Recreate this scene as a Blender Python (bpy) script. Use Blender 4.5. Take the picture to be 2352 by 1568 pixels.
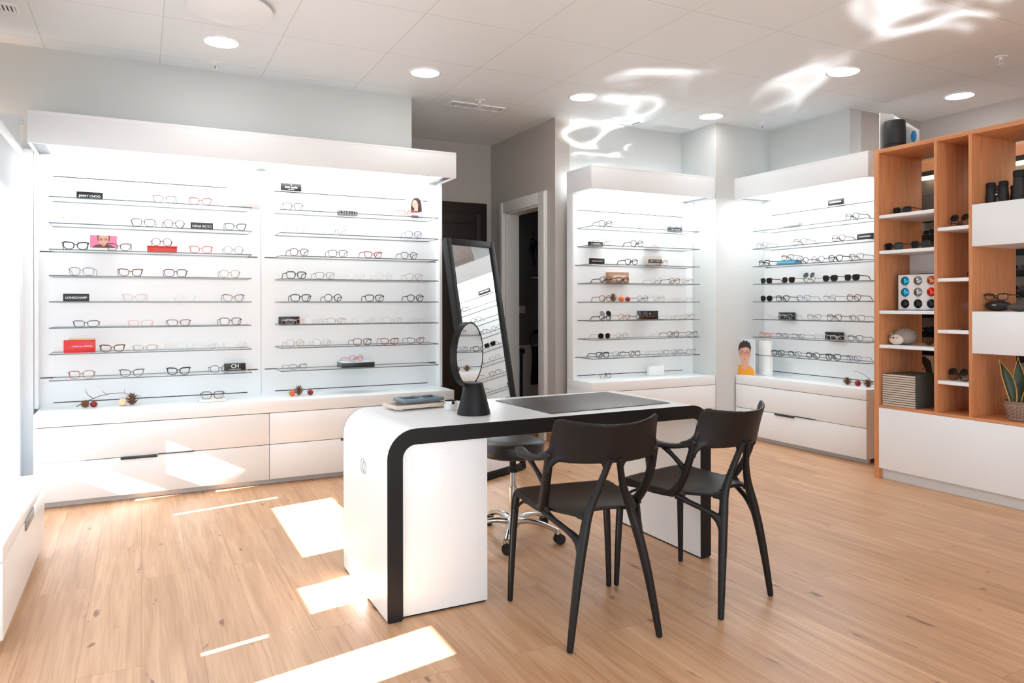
import bpy, bmesh, math, random
from mathutils import Vector, Matrix
random.seed(7)
PI = math.pi
S = bpy.context.scene
COL = S.collection
for o in list(bpy.data.objects):
    bpy.data.objects.remove(o)

# ------------------------------------------------------------------ camera, world, sun, exposure
VIEW = math.radians(27.098)
cam_d = bpy.data.cameras.new('camera')
cam = bpy.data.objects.new('camera', cam_d)
COL.objects.link(cam)
cam_d.sensor_width = 36.0
cam_d.lens = 36.0 * 1665.0 / 2352.0
cam_d.shift_y = -(784.0 - 700.0) / 2352.0
cam_d.clip_start = 0.05
cam.location = (0, 0, 1.22)
cam.rotation_euler = (PI / 2, math.radians(0.1), -VIEW)
S.camera = cam
S.view_settings.view_transform = 'Standard'
S.view_settings.look = 'None'
S.view_settings.gamma = 1.0
S.view_settings.use_curve_mapping = False
S.view_settings.exposure = 1.03

W = bpy.data.worlds.new('world')
S.world = W
W.use_nodes = True
bg = W.node_tree.nodes['Background']
bg.inputs[0].default_value = (0.80, 0.91, 1.0, 1)
bg.inputs[1].default_value = 2.2

sun_d = bpy.data.lights.new('sun', 'SUN')
sun_d.energy = 24.0
sun_d.angle = math.radians(0.35)
sun_d.color = (1.0, 0.98, 0.95)
sun = bpy.data.objects.new('sun', sun_d)
COL.objects.link(sun)
SUN_DIR = Vector((1.0, 0.2, -0.5))
sun.rotation_euler = SUN_DIR.to_track_quat('-Z', 'Y').to_euler()
sun.location = (-4, 0, 4)

# added unseen spot lamps, noise-patterned, standing in for reflected sun on the ceiling
def glint(name, loc, target, cone, watts, scale, seed):
    d = bpy.data.lights.new(name, 'SPOT')
    d.energy = watts
    d.spot_size = math.radians(cone)
    d.spot_blend = 0.6
    d.shadow_soft_size = 0.01
    d.use_nodes = True
    nt = d.node_tree
    em = nt.nodes['Emission']
    tc = nt.nodes.new('ShaderNodeTexCoord')
    mp = nt.nodes.new('ShaderNodeMapping')
    mp.inputs['Scale'].default_value = scale
    mp.inputs['Location'].default_value = (seed, seed * 0.7, 0)
    nz = nt.nodes.new('ShaderNodeTexNoise')
    nz.inputs['Scale'].default_value = 1.0
    nz.inputs['Detail'].default_value = 1.5
    nz.inputs['Distortion'].default_value = 1.6
    m1 = nt.nodes.new('ShaderNodeMath')
    m1.operation = 'SUBTRACT'
    m1.inputs[1].default_value = 0.5
    m2 = nt.nodes.new('ShaderNodeMath')
    m2.operation = 'ABSOLUTE'
    rp = nt.nodes.new('ShaderNodeMapRange')
    rp.inputs[1].default_value = 0.0
    rp.inputs[2].default_value = 0.09
    rp.inputs[3].default_value = 1.0
    rp.inputs[4].default_value = 0.0
    pw = nt.nodes.new('ShaderNodeMath')
    pw.operation = 'POWER'
    pw.inputs[1].default_value = 2.0
    L_ = nt.links
    L_.new(tc.outputs['Normal'], mp.inputs['Vector'])
    L_.new(mp.outputs[0], nz.inputs['Vector'])
    L_.new(nz.outputs['Fac'], m1.inputs[0])
    L_.new(m1.outputs[0], m2.inputs[0])
    L_.new(m2.outputs[0], rp.inputs[0])
    L_.new(rp.outputs[0], pw.inputs[0])
    L_.new(pw.outputs[0], em.inputs[1])
    o = bpy.data.objects.new(name, d)
    COL.objects.link(o)
    o.location = loc
    o.rotation_euler = (Vector(target) - Vector(loc)).to_track_quat('-Z', 'Y').to_euler()
    return o
glint('glint_spot', (0.6, -4.2, 0.5), (4.0, 2.72, 2.88), 7.6, 6000, (9, 14, 10), 3.1)
glint('glint_spot', (1.2, -4.6, 0.9), (3.6, 5.12, 2.88), 5.4, 8000, (9, 26, 10), 8.3)

S.cycles.max_bounces = 10
S.cycles.transparent_max_bounces = 24
S.cycles.diffuse_bounces = 5
S.cycles.glossy_bounces = 5
S.cycles.sample_clamp_indirect = 6.0
S.cycles.caustics_reflective = False
S.cycles.caustics_refractive = False

CANOPY_STRENGTH = 5.5

# ------------------------------------------------------------------ materials
def lin(c):
    return tuple(((v / 255.0) / 12.92 if v / 255.0 <= 0.04045 else ((v / 255.0 + 0.055) / 1.055) ** 2.4) for v in c)

def mat(name, rgb, rough=0.5, metal=0.0, spec=0.5, emit=0.0, noise=0.0, nscale=40.0, bump=0.0):
    m = bpy.data.materials.new(name)
    m.use_nodes = True
    nt = m.node_tree
    b = nt.nodes['Principled BSDF']
    c = lin(rgb)
    b.inputs['Base Color'].default_value = (*c, 1)
    b.inputs['Roughness'].default_value = rough
    b.inputs['Metallic'].default_value = metal
    b.inputs['Specular IOR Level'].default_value = spec
    if emit:
        b.inputs['Emission Color'].default_value = (*c, 1)
        b.inputs['Emission Strength'].default_value = emit
    tc = nt.nodes.new('ShaderNodeTexCoord')
    nz = nt.nodes.new('ShaderNodeTexNoise')
    nz.inputs['Scale'].default_value = nscale
    nz.inputs['Detail'].default_value = 3
    nt.links.new(tc.outputs['Object'], nz.inputs['Vector'])
    if noise > 0:
        mx = nt.nodes.new('ShaderNodeMix')
        mx.data_type = 'RGBA'
        mx.inputs[6].default_value = (*[v * (1 - noise) for v in c], 1)
        mx.inputs[7].default_value = (*[min(1, v * (1 + noise)) for v in c], 1)
        nt.links.new(nz.outputs['Fac'], mx.inputs[0])
        nt.links.new(mx.outputs[2], b.inputs['Base Color'])
    if bump > 0:
        bp = nt.nodes.new('ShaderNodeBump')
        bp.inputs['Strength'].default_value = bump
        bp.inputs['Distance'].default_value = 0.002
        nt.links.new(nz.outputs['Fac'], bp.inputs['Height'])
        nt.links.new(bp.outputs['Normal'], b.inputs['Normal'])
    return m

def glassy(name, tint, fac):
    m = bpy.data.materials.new(name)
    m.use_nodes = True
    nt = m.node_tree
    nt.nodes.clear()
    out = nt.nodes.new('ShaderNodeOutputMaterial')
    tr = nt.nodes.new('ShaderNodeBsdfTransparent')
    tr.inputs[0].default_value = (*tint, 1)
    gl = nt.nodes.new('ShaderNodeBsdfGlossy')
    gl.inputs['Roughness'].default_value = 0.03
    fr = nt.nodes.new('ShaderNodeFresnel')
    fr.inputs['IOR'].default_value = 1.45
    mm = nt.nodes.new('ShaderNodeMath')
    mm.operation = 'MULTIPLY'
    mm.inputs[1].default_value = fac
    geo = nt.nodes.new('ShaderNodeNewGeometry')
    front = nt.nodes.new('ShaderNodeMath')
    front.operation = 'SUBTRACT'
    front.inputs[0].default_value = 1.0
    nt.links.new(geo.outputs['Backfacing'], front.inputs[1])
    fm_ = nt.nodes.new('ShaderNodeMath')
    fm_.operation = 'MULTIPLY'
    nt.links.new(fr.outputs[0], mm.inputs[0])
    nt.links.new(mm.outputs[0], fm_.inputs[0])
    nt.links.new(front.outputs[0], fm_.inputs[1])
    mx = nt.nodes.new('ShaderNodeMixShader')
    nt.links.new(fm_.outputs[0], mx.inputs[0])
    nt.links.new(tr.outputs[0], mx.inputs[1])
    nt.links.new(gl.outputs[0], mx.inputs[2])
    nt.links.new(mx.outputs[0], out.inputs[0])
    return m

def emitter(name, rgb, strength):
    m = bpy.data.materials.new(name)
    m.use_nodes = True
    nt = m.node_tree
    nt.nodes.clear()
    out = nt.nodes.new('ShaderNodeOutputMaterial')
    e = nt.nodes.new('ShaderNodeEmission')
    e.inputs[0].default_value = (*rgb, 1)
    e.inputs[1].default_value = strength
    nt.links.new(e.outputs[0], out.inputs[0])
    return m

def wood(name, dark, light, along=(1, 1, 14), rough=0.45):
    """veneer: fine grain stretched along one axis"""
    m = bpy.data.materials.new(name)
    m.use_nodes = True
    nt = m.node_tree
    b = nt.nodes['Principled BSDF']
    b.inputs['Roughness'].default_value = rough
    tc = nt.nodes.new('ShaderNodeTexCoord')
    mp = nt.nodes.new('ShaderNodeMapping')
    mp.inputs['Scale'].default_value = tuple(60.0 / a for a in along)
    nz = nt.nodes.new('ShaderNodeTexNoise')
    nz.inputs['Scale'].default_value = 1.0
    nz.inputs['Detail'].default_value = 5
    nz.inputs['Distortion'].default_value = 0.4
    cr = nt.nodes.new('ShaderNodeValToRGB')
    cr.color_ramp.elements[0].position = 0.3
    cr.color_ramp.elements[0].color = (*lin(dark), 1)
    cr.color_ramp.elements[1].position = 0.7
    cr.color_ramp.elements[1].color = (*lin(light), 1)
    nt.links.new(tc.outputs['Object'], mp.inputs['Vector'])
    nt.links.new(mp.outputs[0], nz.inputs['Vector'])
    nt.links.new(nz.outputs['Fac'], cr.inputs[0])
    nt.links.new(cr.outputs[0], b.inputs['Base Color'])
    return m

def floor_material():
    m = bpy.data.materials.new('oak_plank_floor')
    m.use_nodes = True
    nt = m.node_tree
    N, Lk = nt.nodes, nt.links
    b = N['Principled BSDF']
    tc = N.new('ShaderNodeTexCoord')
    sep = N.new('ShaderNodeSeparateXYZ')
    Lk.new(tc.outputs['Object'], sep.inputs[0])
    cmb = N.new('ShaderNodeCombineXYZ')
    Lk.new(sep.outputs['Y'], cmb.inputs['X'])
    Lk.new(sep.outputs['X'], cmb.inputs['Y'])
    br = N.new('ShaderNodeTexBrick')
    br.offset = 0.37
    br.offset_frequency = 2
    br.inputs['Color1'].default_value = (0.0, 0.0, 0.0, 1)
    br.inputs['Color2'].default_value = (1, 1, 1, 1)
    br.inputs['Mortar'].default_value = (0.5, 0.5, 0.5, 1)
    br.inputs['Scale'].default_value = 1.0
    br.inputs['Mortar Size'].default_value = 0.0012
    br.inputs['Brick Width'].default_value = 1.38
    br.inputs['Row Height'].default_value = 0.193
    Lk.new(cmb.outputs[0], br.inputs['Vector'])
    # per-plank offset so that the grain does not run through the joints
    wn = N.new('ShaderNodeTexWhiteNoise')
    Lk.new(br.outputs['Color'], wn.inputs['Vector'])
    off = N.new('ShaderNodeVectorMath')
    off.operation = 'MULTIPLY_ADD'
    off.inputs[1].default_value = (7, 7, 7)
    Lk.new(wn.outputs['Color'], off.inputs[0])
    Lk.new(cmb.outputs[0], off.inputs[2])
    def noise(scale, vec_scale, detail, dist=0.0):
        mp = N.new('ShaderNodeMapping')
        mp.inputs['Scale'].default_value = vec_scale
        Lk.new(off.outputs[0], mp.inputs['Vector'])
        nz = N.new('ShaderNodeTexNoise')
        nz.inputs['Scale'].default_value = scale
        nz.inputs['Detail'].default_value = detail
        nz.inputs['Distortion'].default_value = dist
        Lk.new(mp.outputs[0], nz.inputs['Vector'])
        return nz.outputs['Fac']
    fine = noise(1.0, (3.5, 120, 1), 8, 0.5)
    broad = noise(1.0, (1.3, 16, 1), 5, 1.0)
    knot = noise(1.0, (7.0, 22, 1), 2, 0.4)
    r1 = N.new('ShaderNodeValToRGB')
    r1.color_ramp.elements[0].position = 0.25
    r1.color_ramp.elements[0].color = (*lin((196, 145, 103)), 1)
    r1.color_ramp.elements[1].position = 0.72
    r1.color_ramp.elements[1].color = (*lin((231, 186, 144)), 1)
    Lk.new(broad, r1.inputs[0])
    def mixmul(a, fac_socket, lo, hi, p0, p1):
        r = N.new('ShaderNodeValToRGB')
        r.color_ramp.elements[0].position = p0
        r.color_ramp.elements[0].color = lo
        r.color_ramp.elements[1].position = p1
        r.color_ramp.elements[1].color = hi
        Lk.new(fac_socket, r.inputs[0])
        mx = N.new('ShaderNodeMix')
        mx.data_type = 'RGBA'
        mx.blend_type = 'MULTIPLY'
        mx.inputs[0].default_value = 1.0
        Lk.new(a, mx.inputs[6])
        Lk.new(r.outputs[0], mx.inputs[7])
        return mx.outputs[2]
    c = mixmul(r1.outputs[0], fine, (0.82, 0.78, 0.75, 1), (1, 1, 1, 1), 0.3, 0.58)
    c = mixmul(c, knot, (0.42, 0.34, 0.29, 1), (1, 1, 1, 1), 0.235, 0.295)
    c = mixmul(c, wn.outputs['Value'], (0.9, 0.89, 0.88, 1), (1.0, 1.0, 1.0, 1), 0.0, 1.0)
    c = mixmul(c, br.outputs['Fac'], (1, 1, 1, 1), (0.7, 0.62, 0.56, 1), 0.0, 1.0)
    Lk.new(c, b.inputs['Base Color'])
    b.inputs['Roughness'].default_value = 0.4
    b.inputs['Specular IOR Level'].default_value = 0.85
    return m

def ceiling_material():
    m = bpy.data.materials.new('ceiling_panels')
    m.use_nodes = True
    nt = m.node_tree
    N, Lk = nt.nodes, nt.links
    b = N['Principled BSDF']
    tc = N.new('ShaderNodeTexCoord')
    mp = N.new('ShaderNodeMapping')
    mp.inputs['Location'].default_value = (0.55, -3.18 + 0.72 * 10, 0)
    br = N.new('ShaderNodeTexBrick')
    br.offset = 0.0
    br.inputs['Color1'].default_value = (*lin((234, 239, 242)), 1)
    br.inputs['Color2'].default_value = (*lin((232, 237, 240)), 1)
    br.inputs['Mortar'].default_value = (*lin((205, 205, 203)), 1)
    br.inputs['Scale'].default_value = 1.0
    br.inputs['Mortar Size'].default_value = 0.0025
    br.inputs['Brick Width'].default_value = 0.666
    br.inputs['Row Height'].default_value = 0.72
    Lk.new(tc.outputs['Object'], mp.inputs['Vector'])
    Lk.new(mp.outputs[0], br.inputs['Vector'])
    Lk.new(br.outputs['Color'], b.inputs['Base Color'])
    b.inputs['Roughness'].default_value = 0.5
    return m

def tort_material(name, dark, light, scale=120.0):
    m = bpy.data.materials.new(name)
    m.use_nodes = True
    nt = m.node_tree
    b = nt.nodes['Principled BSDF']
    b.inputs['Roughness'].default_value = 0.25
    tc = nt.nodes.new('ShaderNodeTexCoord')
    nz = nt.nodes.new('ShaderNodeTexNoise')
    nz.inputs['Scale'].default_value = scale
    nz.inputs['Detail'].default_value = 2
    cr = nt.nodes.new('ShaderNodeValToRGB')
    cr.color_ramp.elements[0].position = 0.42
    cr.color_ramp.elements[0].color = (*lin(dark), 1)
    cr.color_ramp.elements[1].position = 0.58
    cr.color_ramp.elements[1].color = (*lin(light), 1)
    nt.links.new(tc.outputs['Object'], nz.inputs['Vector'])
    nt.links.new(nz.outputs['Fac'], cr.inputs[0])
    nt.links.new(cr.outputs[0], b.inputs['Base Color'])
    return m

def film_material():
    m = bpy.data.materials.new('sun_mask_film')
    m.use_nodes = True
    nt = m.node_tree
    nt.nodes.clear()
    out = nt.nodes.new('ShaderNodeOutputMaterial')
    tl = nt.nodes.new('ShaderNodeBsdfTranslucent')
    tl.inputs[0].default_value = (0.40, 0.44, 0.48, 1)
    df = nt.nodes.new('ShaderNodeBsdfDiffuse')
    df.inputs[0].default_value = (0.92, 0.93, 0.94, 1)
    mx = nt.nodes.new('ShaderNodeMixShader')
    mx.inputs[0].default_value = 0.45
    nt.links.new(tl.outputs[0], mx.inputs[1])
    nt.links.new(df.outputs[0], mx.inputs[2])
    nt.links.new(mx.outputs[0], out.inputs[0])
    return m

M = dict(
    wall=mat('wall_paint', (208, 210, 208), 0.6, noise=0.01, nscale=60, bump=0.05),
    shadewall=mat('shaded_wall_paint', (186, 180, 174), 0.65, noise=0.01, bump=0.05),  # wall paint darkened to stand in for dimmer light in corridor and recess
    white=mat('white_laminate', (240, 242, 243), 0.28, noise=0.004),
    satin=mat('white_satin', (239, 242, 244), 0.45, noise=0.004),
    backing=mat('display_back_panel', (236, 237, 238), 0.4, noise=0.004),
    carcass=mat('cabinet_gap_shadow_gap', (96, 76, 62), 0.7, noise=0.05),
    slot=mat('dark_slot', (62, 46, 38), 0.6, noise=0.1),
    kick=mat('grey_plinth', (214, 213, 210), 0.4, noise=0.01),
    alu=mat('grey_aluminium', (150, 150, 150), 0.4, 0.6, noise=0.03),
    darkalu=mat('dark_metal_handle', (70, 66, 64), 0.35, 0.7, noise=0.05),
    black=mat('black_plastic', (15, 14, 15), 0.5, spec=0.3, noise=0.08, nscale=200, bump=0.04),
    chair=mat('black_chair_plastic', (22, 18, 18), 0.45, spec=0.32, noise=0.05, nscale=300, bump=0.05),
    deskband=mat('black_desk_edging', (17, 15, 17), 0.5, spec=0.3, noise=0.05),
    leather=mat('black_leatherette', (42, 40, 40), 0.38, noise=0.1, nscale=150, bump=0.2),
    deskmat=mat('dark_grey_desk_mat', (72, 66, 63), 0.4, noise=0.06, nscale=500, bump=0.05),
    chrome=mat('polished_chrome', (215, 213, 210), 0.12, 1.0, noise=0.01),
    steel=mat('brushed_steel', (190, 190, 190), 0.3, 1.0, noise=0.02),
    rubber=mat('black_rubber', (20, 20, 20), 0.7, noise=0.1),
    mirror=mat('mirror_silver', (236, 238, 238), 0.0, 1.0, noise=0.001),
    darkdoor=mat('dark_brown_door', (36, 24, 22), 0.5, noise=0.1, nscale=20),
    casing=mat('white_door_casing', (226, 224, 220), 0.4, noise=0.01),
    washtile=mat('washroom_tile', (108, 104, 106), 0.4, noise=0.08, nscale=12),  # dark tile lightened in place of a washroom lamp
    darktile=mat('dark_grey_tile', (62, 60, 62), 0.4, noise=0.08, nscale=12),
    wains=mat('light_grey_panel', (206, 200, 194), 0.5, noise=0.04),
    oak=wood('oak_veneer_upright', (200, 130, 84), (220, 154, 106), (1, 1, 16)),
    oakh=wood('oak_veneer_flat', (200, 130, 84), (220, 154, 106), (1, 16, 1)),
    skirt=wood('oak_skirting', (176, 112, 70), (200, 136, 90), (14, 1, 1)),
    lettering=mat('white_lettering', (238, 238, 236), 0.5, noise=0.01),
    plaque=mat('black_plaque', (30, 27, 28), 0.35, noise=0.05),
    greyplaque=mat('dark_grey_plaque', (62, 66, 68), 0.35, noise=0.05),
    red=mat('red_lacquer_box', (206, 28, 32), 0.3, noise=0.05),
    coralbox=mat('coral_red_box', (222, 66, 52), 0.35, noise=0.05),
    tanbox=mat('tan_card_box', (178, 138, 110), 0.6, noise=0.06),
    taupebox=mat('taupe_card_box', (186, 176, 166), 0.6, noise=0.05),
    cream=mat('cream_card', (226, 204, 186), 0.5, noise=0.04),
    teal=mat('teal_case', (48, 132, 158), 0.4, noise=0.06),
    greenbox=mat('dark_green_box', (38, 44, 42), 0.25, noise=0.08),
    paper=mat('white_card', (244, 244, 243), 0.5, noise=0.003),
    pine=mat('pine_cone_scale', (128, 86, 56), 0.7, noise=0.35, nscale=90),
    twig=mat('dry_twig', (122, 90, 70), 0.8, noise=0.3, nscale=90),
    apple=mat('dark_red_apple', (150, 30, 34), 0.3, noise=0.25, nscale=40),
    orange=mat('orange_apple', (238, 112, 52), 0.35, noise=0.2, nscale=40),
    wax=mat('cream_candle_wax', (250, 218, 180), 0.5, noise=0.03),
    greytray=mat('blue_grey_tray', (122, 136, 146), 0.5, noise=0.04),
    beigetray=mat('beige_tray', (222, 204, 188), 0.5, noise=0.04),
    frost=mat('frosted_jar_glass', (232, 232, 230), 0.2, noise=0.02),
    film=film_material(),
    glass=glassy('shelf_glass', (0.985, 0.993, 0.991), 0.5),
    glassedge=mat('shelf_glass_edge', (92, 104, 106), 0.2, noise=0.05),
    lens=glassy('clear_lens', (0.985, 0.988, 0.99), 0.7),
    acrylic=glassy('clear_acrylic', (0.93, 0.94, 0.95), 1.0),
    sunlens=mat('black_sun_lens', (15, 14, 16), 0.2, spec=0.3, noise=0.02),
    panel=emitter('canopy_light_panel', (0.88, 0.95, 1.0), CANOPY_STRENGTH),
    disc=emitter('downlight_diffuser', (1.0, 0.98, 0.95), 14.0),
    led=emitter('warm_led_strip', (1.0, 0.72, 0.45), 6.0),
    terracotta=mat('taupe_clay_pot', (138, 112, 98), 0.7, noise=0.06),
    potline=mat('pale_pot_pattern', (206, 190, 176), 0.7, noise=0.04),
    soil=mat('potting_soil', (46, 34, 28), 0.9, noise=0.3, nscale=120),
    leafedge=mat('yellow_leaf_margin', (206, 166, 92), 0.5, noise=0.1),
    leaf=mat('dark_green_leaf', (52, 66, 46), 0.45, noise=0.4, nscale=25),
    plush=mat('grey_plush_fur', (158, 148, 140), 0.95, noise=0.4, nscale=160, bump=0.8),
    plushface=mat('cream_plush_face', (228, 214, 200), 0.95, noise=0.06, nscale=160, bump=0.5),
    nose=mat('brown_nose', (80, 46, 34), 0.5, noise=0.1),
    bookcover=mat('grey_green_cover', (84, 92, 88), 0.6, noise=0.08),
    pages=mat('cream_pages', (214, 196, 178), 0.7, noise=0.08, nscale=200),
    rubberarm=mat('black_rubber_armour', (34, 34, 37), 0.6, noise=0.15, nscale=250, bump=0.2),
    skin=mat('printed_skin', (222, 170, 146), 0.6, noise=0.03),
    hair=mat('printed_dark_hair', (58, 44, 42), 0.6, noise=0.1),
    hairbrown=mat('printed_brown_hair', (108, 74, 58), 0.6, noise=0.1),
    shirt=mat('printed_orange_shirt', (238, 160, 40), 0.6, noise=0.04),
    pink=mat('printed_pink', (242, 130, 164), 0.6, noise=0.02),
    paleblue=mat('printed_pale_blue', (206, 216, 224), 0.6, noise=0.02),
    lips=mat('printed_lips', (186, 92, 90), 0.6, noise=0.02),
    eye=mat('printed_eye', (60, 50, 54), 0.6, noise=0.02),
    ceiling=ceiling_material(),
    floor=floor_material(),
    gold=mat('gold_print', (206, 168, 96), 0.3, 0.8, noise=0.05),
)
M['mirrorlens_blue'] = mat('blue_mirror_lens', (40, 150, 190), 0.08, 0.7, noise=0.15, nscale=60)
M['mirrorlens_silver'] = mat('silver_mirror_lens', (150, 152, 152), 0.08, 0.9, noise=0.15, nscale=60)
M['mirrorlens_copper'] = mat('copper_mirror_lens', (190, 104, 78), 0.08, 0.8, noise=0.15, nscale=60)
M['mirrorlens_red'] = mat('red_mirror_lens', (206, 50, 24), 0.08, 0.6, noise=0.15, nscale=60)
M['bluedot'] = mat('blue_printed_disc', (78, 158, 226), 0.4, noise=0.4, nscale=18)
M['glowblock'] = mat('pale_acrylic_block', (248, 232, 222), 0.25, noise=0.02)

# ------------------------------------------------------------------ geometry helpers
class MB:
    def __init__(self):
        self.bm = bmesh.new()

    def _mark(self, faces, mi):
        for f in faces:
            f.material_index = mi
            f.smooth = True

    def box(self, x0, x1, y0, y1, z0, z1, bev=0.0, mi=0, rot=None, seg=2):
        bm = self.bm
        r = bmesh.ops.create_cube(bm, size=1.0)
        vs = r['verts']
        for v in vs:
            v.co = Vector(((x0 + x1) / 2 + v.co.x * (x1 - x0), (y0 + y1) / 2 + v.co.y * (y1 - y0), (z0 + z1) / 2 + v.co.z * (z1 - z0)))
        faces = list({f for v in vs for f in v.link_faces})
        self._mark(faces, mi)
        if bev > 0:
            edges = list({e for v in vs for e in v.link_edges})
            rr = bmesh.ops.bevel(bm, geom=edges, offset=bev, segments=seg, affect='EDGES', profile=0.5)
            self._mark(rr['faces'], mi)
            vs = list({v for f in rr['faces'] for v in f.verts} | {v for v in vs if v.is_valid})
        if rot is not None:
            for v in vs:
                v.co = rot @ v.co
        return self

    def tube(self, pts, r, n=8, closed=False, mi=0, flat=None, up=None, cap=True):
        """sweep; r is a radius or a list; flat=(a,b) scales the section across/along the up vector"""
        bm = self.bm
        pts = [Vector(p) for p in pts]
        k = len(pts)
        rs = r if isinstance(r, (list, tuple)) else [r] * k
        fa, fb = flat if flat else (1, 1)
        rings = []
        prev = None
        for i in range(k):
            if closed:
                t = pts[(i + 1) % k] - pts[i - 1]
            else:
                t = pts[min(i + 1, k - 1)] - pts[max(i - 1, 0)]
            t.normalize()
            if up is not None:
                u = Vector(up) - t * t.dot(Vector(up))
            elif prev is None:
                a = Vector((0, 0, 1)) if abs(t.z) < 0.9 else Vector((1, 0, 0))
                u = a - t * t.dot(a)
            else:
                u = prev - t * t.dot(prev)
            u.normalize()
            prev = u
            w = t.cross(u)
            ring = []
            for j in range(n):
                a = 2 * PI * j / n
                ring.append(bm.verts.new(pts[i] + w * (math.cos(a) * rs[i] * fa) + u * (math.sin(a) * rs[i] * fb)))
            rings.append(ring)
        fs = []
        for i in range(k if closed else k - 1):
            A, B = rings[i], rings[(i + 1) % k]
            for j in range(n):
                fs.append(bm.faces.new((A[j], A[(j + 1) % n], B[(j + 1) % n], B[j])))
        if not closed and cap:
            fs.append(bm.faces.new(list(reversed(rings[0]))))
            fs.append(bm.faces.new(rings[-1]))
        self._mark(fs, mi)
        return self

    def lathe(self, prof, n=32, c=(0, 0, 0), mi=0, sx=1.0, sy=1.0, cap=True):
        bm = self.bm
        rings = []
        for r, z in prof:
            if r < 1e-6:
                rings.append([bm.verts.new((c[0], c[1], c[2] + z))])
            else:
                rings.append([bm.verts.new((c[0] + sx * r * math.cos(2 * PI * j / n), c[1] + sy * r * math.sin(2 * PI * j / n), c[2] + z)) for j in range(n)])
        fs = []
        for A, B in zip(rings, rings[1:]):
            for j in range(n):
                a0, a1 = A[j % len(A)], A[(j + 1) % len(A)]
                b0, b1 = B[j % len(B)], B[(j + 1) % len(B)]
                vs = []
                for v in (a0, a1, b1, b0):
                    if v not in vs:
                        vs.append(v)
                if len(vs) >= 3:
                    fs.append(bm.faces.new(vs))
        for ring, rev in ((rings[0], True), (rings[-1], False)):
            if cap and len(ring) > 2:
                fs.append(bm.faces.new(list(reversed(ring)) if rev else ring))
        self._mark(fs, mi)
        return self

    def prism(self, poly, axis, a, b, mi=0, mside=None):
        """extrude polygon (2d) along axis from a to b. axis 'x': poly=(y,z); 'y': (x,z); 'z': (x,y)"""
        bm = self.bm
        def P(p, t):
            if axis == 'x':
                return (t, p[0], p[1])
            if axis == 'y':
                return (p[0], t, p[1])
            return (p[0], p[1], t)
        A = [bm.verts.new(P(p, a)) for p in poly]
        B = [bm.verts.new(P(p, b)) for p in poly]
        fs = [bm.faces.new(A), bm.faces.new(list(reversed(B)))]
        self._mark(fs, mi)
        n = len(poly)
        ss = []
        for i in range(n):
            ss.append(bm.faces.new((A[i], B[i], B[(i + 1) % n], A[(i + 1) % n])))
        self._mark(ss, mi if mside is None else mside)
        return self

    def surf(self, fn, nu, nv, th, mi=0):
        """thick sheet: fn(u,v) in [0,1]^2 gives the mid surface"""
        bm = self.bm
        P = [[Vector(fn(i / nu, j / nv)) for j in range(nv + 1)] for i in range(nu + 1)]
        def nrm(i, j):
            du = P[min(i + 1, nu)][j] - P[max(i - 1, 0)][j]
            dv = P[i][min(j + 1, nv)] - P[i][max(j - 1, 0)]
            n = du.cross(dv)
            n.normalize()
            return n
        T = [[bm.verts.new(P[i][j] + nrm(i, j) * th / 2) for j in range(nv + 1)] for i in range(nu + 1)]
        B = [[bm.verts.new(P[i][j] - nrm(i, j) * th / 2) for j in range(nv + 1)] for i in range(nu + 1)]
        fs = []
        for i in range(nu):
            for j in range(nv):
                fs.append(bm.faces.new((T[i][j], T[i + 1][j], T[i + 1][j + 1], T[i][j + 1])))
                fs.append(bm.faces.new((B[i][j], B[i][j + 1], B[i + 1][j + 1], B[i + 1][j])))
        for i in range(nu):
            fs.append(bm.faces.new((T[i][0], B[i][0], B[i + 1][0], T[i + 1][0])))
            fs.append(bm.faces.new((T[i][nv], T[i + 1][nv], B[i + 1][nv], B[i][nv])))
        for j in range(nv):
            fs.append(bm.faces.new((T[0][j], T[0][j + 1], B[0][j + 1], B[0][j])))
            fs.append(bm.faces.new((T[nu][j], B[nu][j], B[nu][j + 1], T[nu][j + 1])))
        self._mark(fs, mi)
        return self

    def ball(self, c, r, s=(1, 1, 1), n=16, mi=0):
        prof = [(r * math.sin(PI * i / (n // 2 + 2)), -r * math.cos(PI * i / (n // 2 + 2)) * s[2]) for i in range(n // 2 + 3)]
        prof[0] = (0, prof[0][1])
        prof[-1] = (0, prof[-1][1])
        return self.lathe(prof, n, c, mi, s[0], s[1])

    def mesh(self, name, mats, sharp=35):
        me = bpy.data.meshes.new(name)
        bmesh.ops.recalc_face_normals(self.bm, faces=self.bm.faces)
        self.bm.to_mesh(me)
        self.bm.free()
        for m in (mats if isinstance(mats, (list, tuple)) else [mats]):
            me.materials.append(m)
        me.set_sharp_from_angle(angle=math.radians(sharp))
        return me

    def build(self, name, mats, parent=None, sharp=35):
        return link(name, self.mesh(name, mats, sharp), parent)

def link(name, data, parent=None):
    o = bpy.data.objects.new(name, data)
    COL.objects.link(o)
    if parent is not None:
        o.parent = parent
    return o

def tag(o, label, cat, group=None):
    o['label'] = label
    o['category'] = cat
    if group:
        o['group'] = group
    return o

def thing(name, label, cat, loc=(0, 0, 0), rz=0.0, group=None):
    o = bpy.data.objects.new(name, None)
    COL.objects.link(o)
    o.empty_display_size = 0.05
    o.location = loc
    o.rotation_euler = (0, 0, rz)
    return tag(o, label, cat, group)

def struct(name, mb, mats):
    o = mb.build(name, mats)
    o['kind'] = 'structure'
    return o

def copy_tree(src, name=None, parent=None):
    c = src.copy()
    COL.objects.link(c)
    if parent is not None:
        c.parent = parent
    for ch in list(src.children):
        copy_tree(ch, None, c)
    return c

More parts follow.
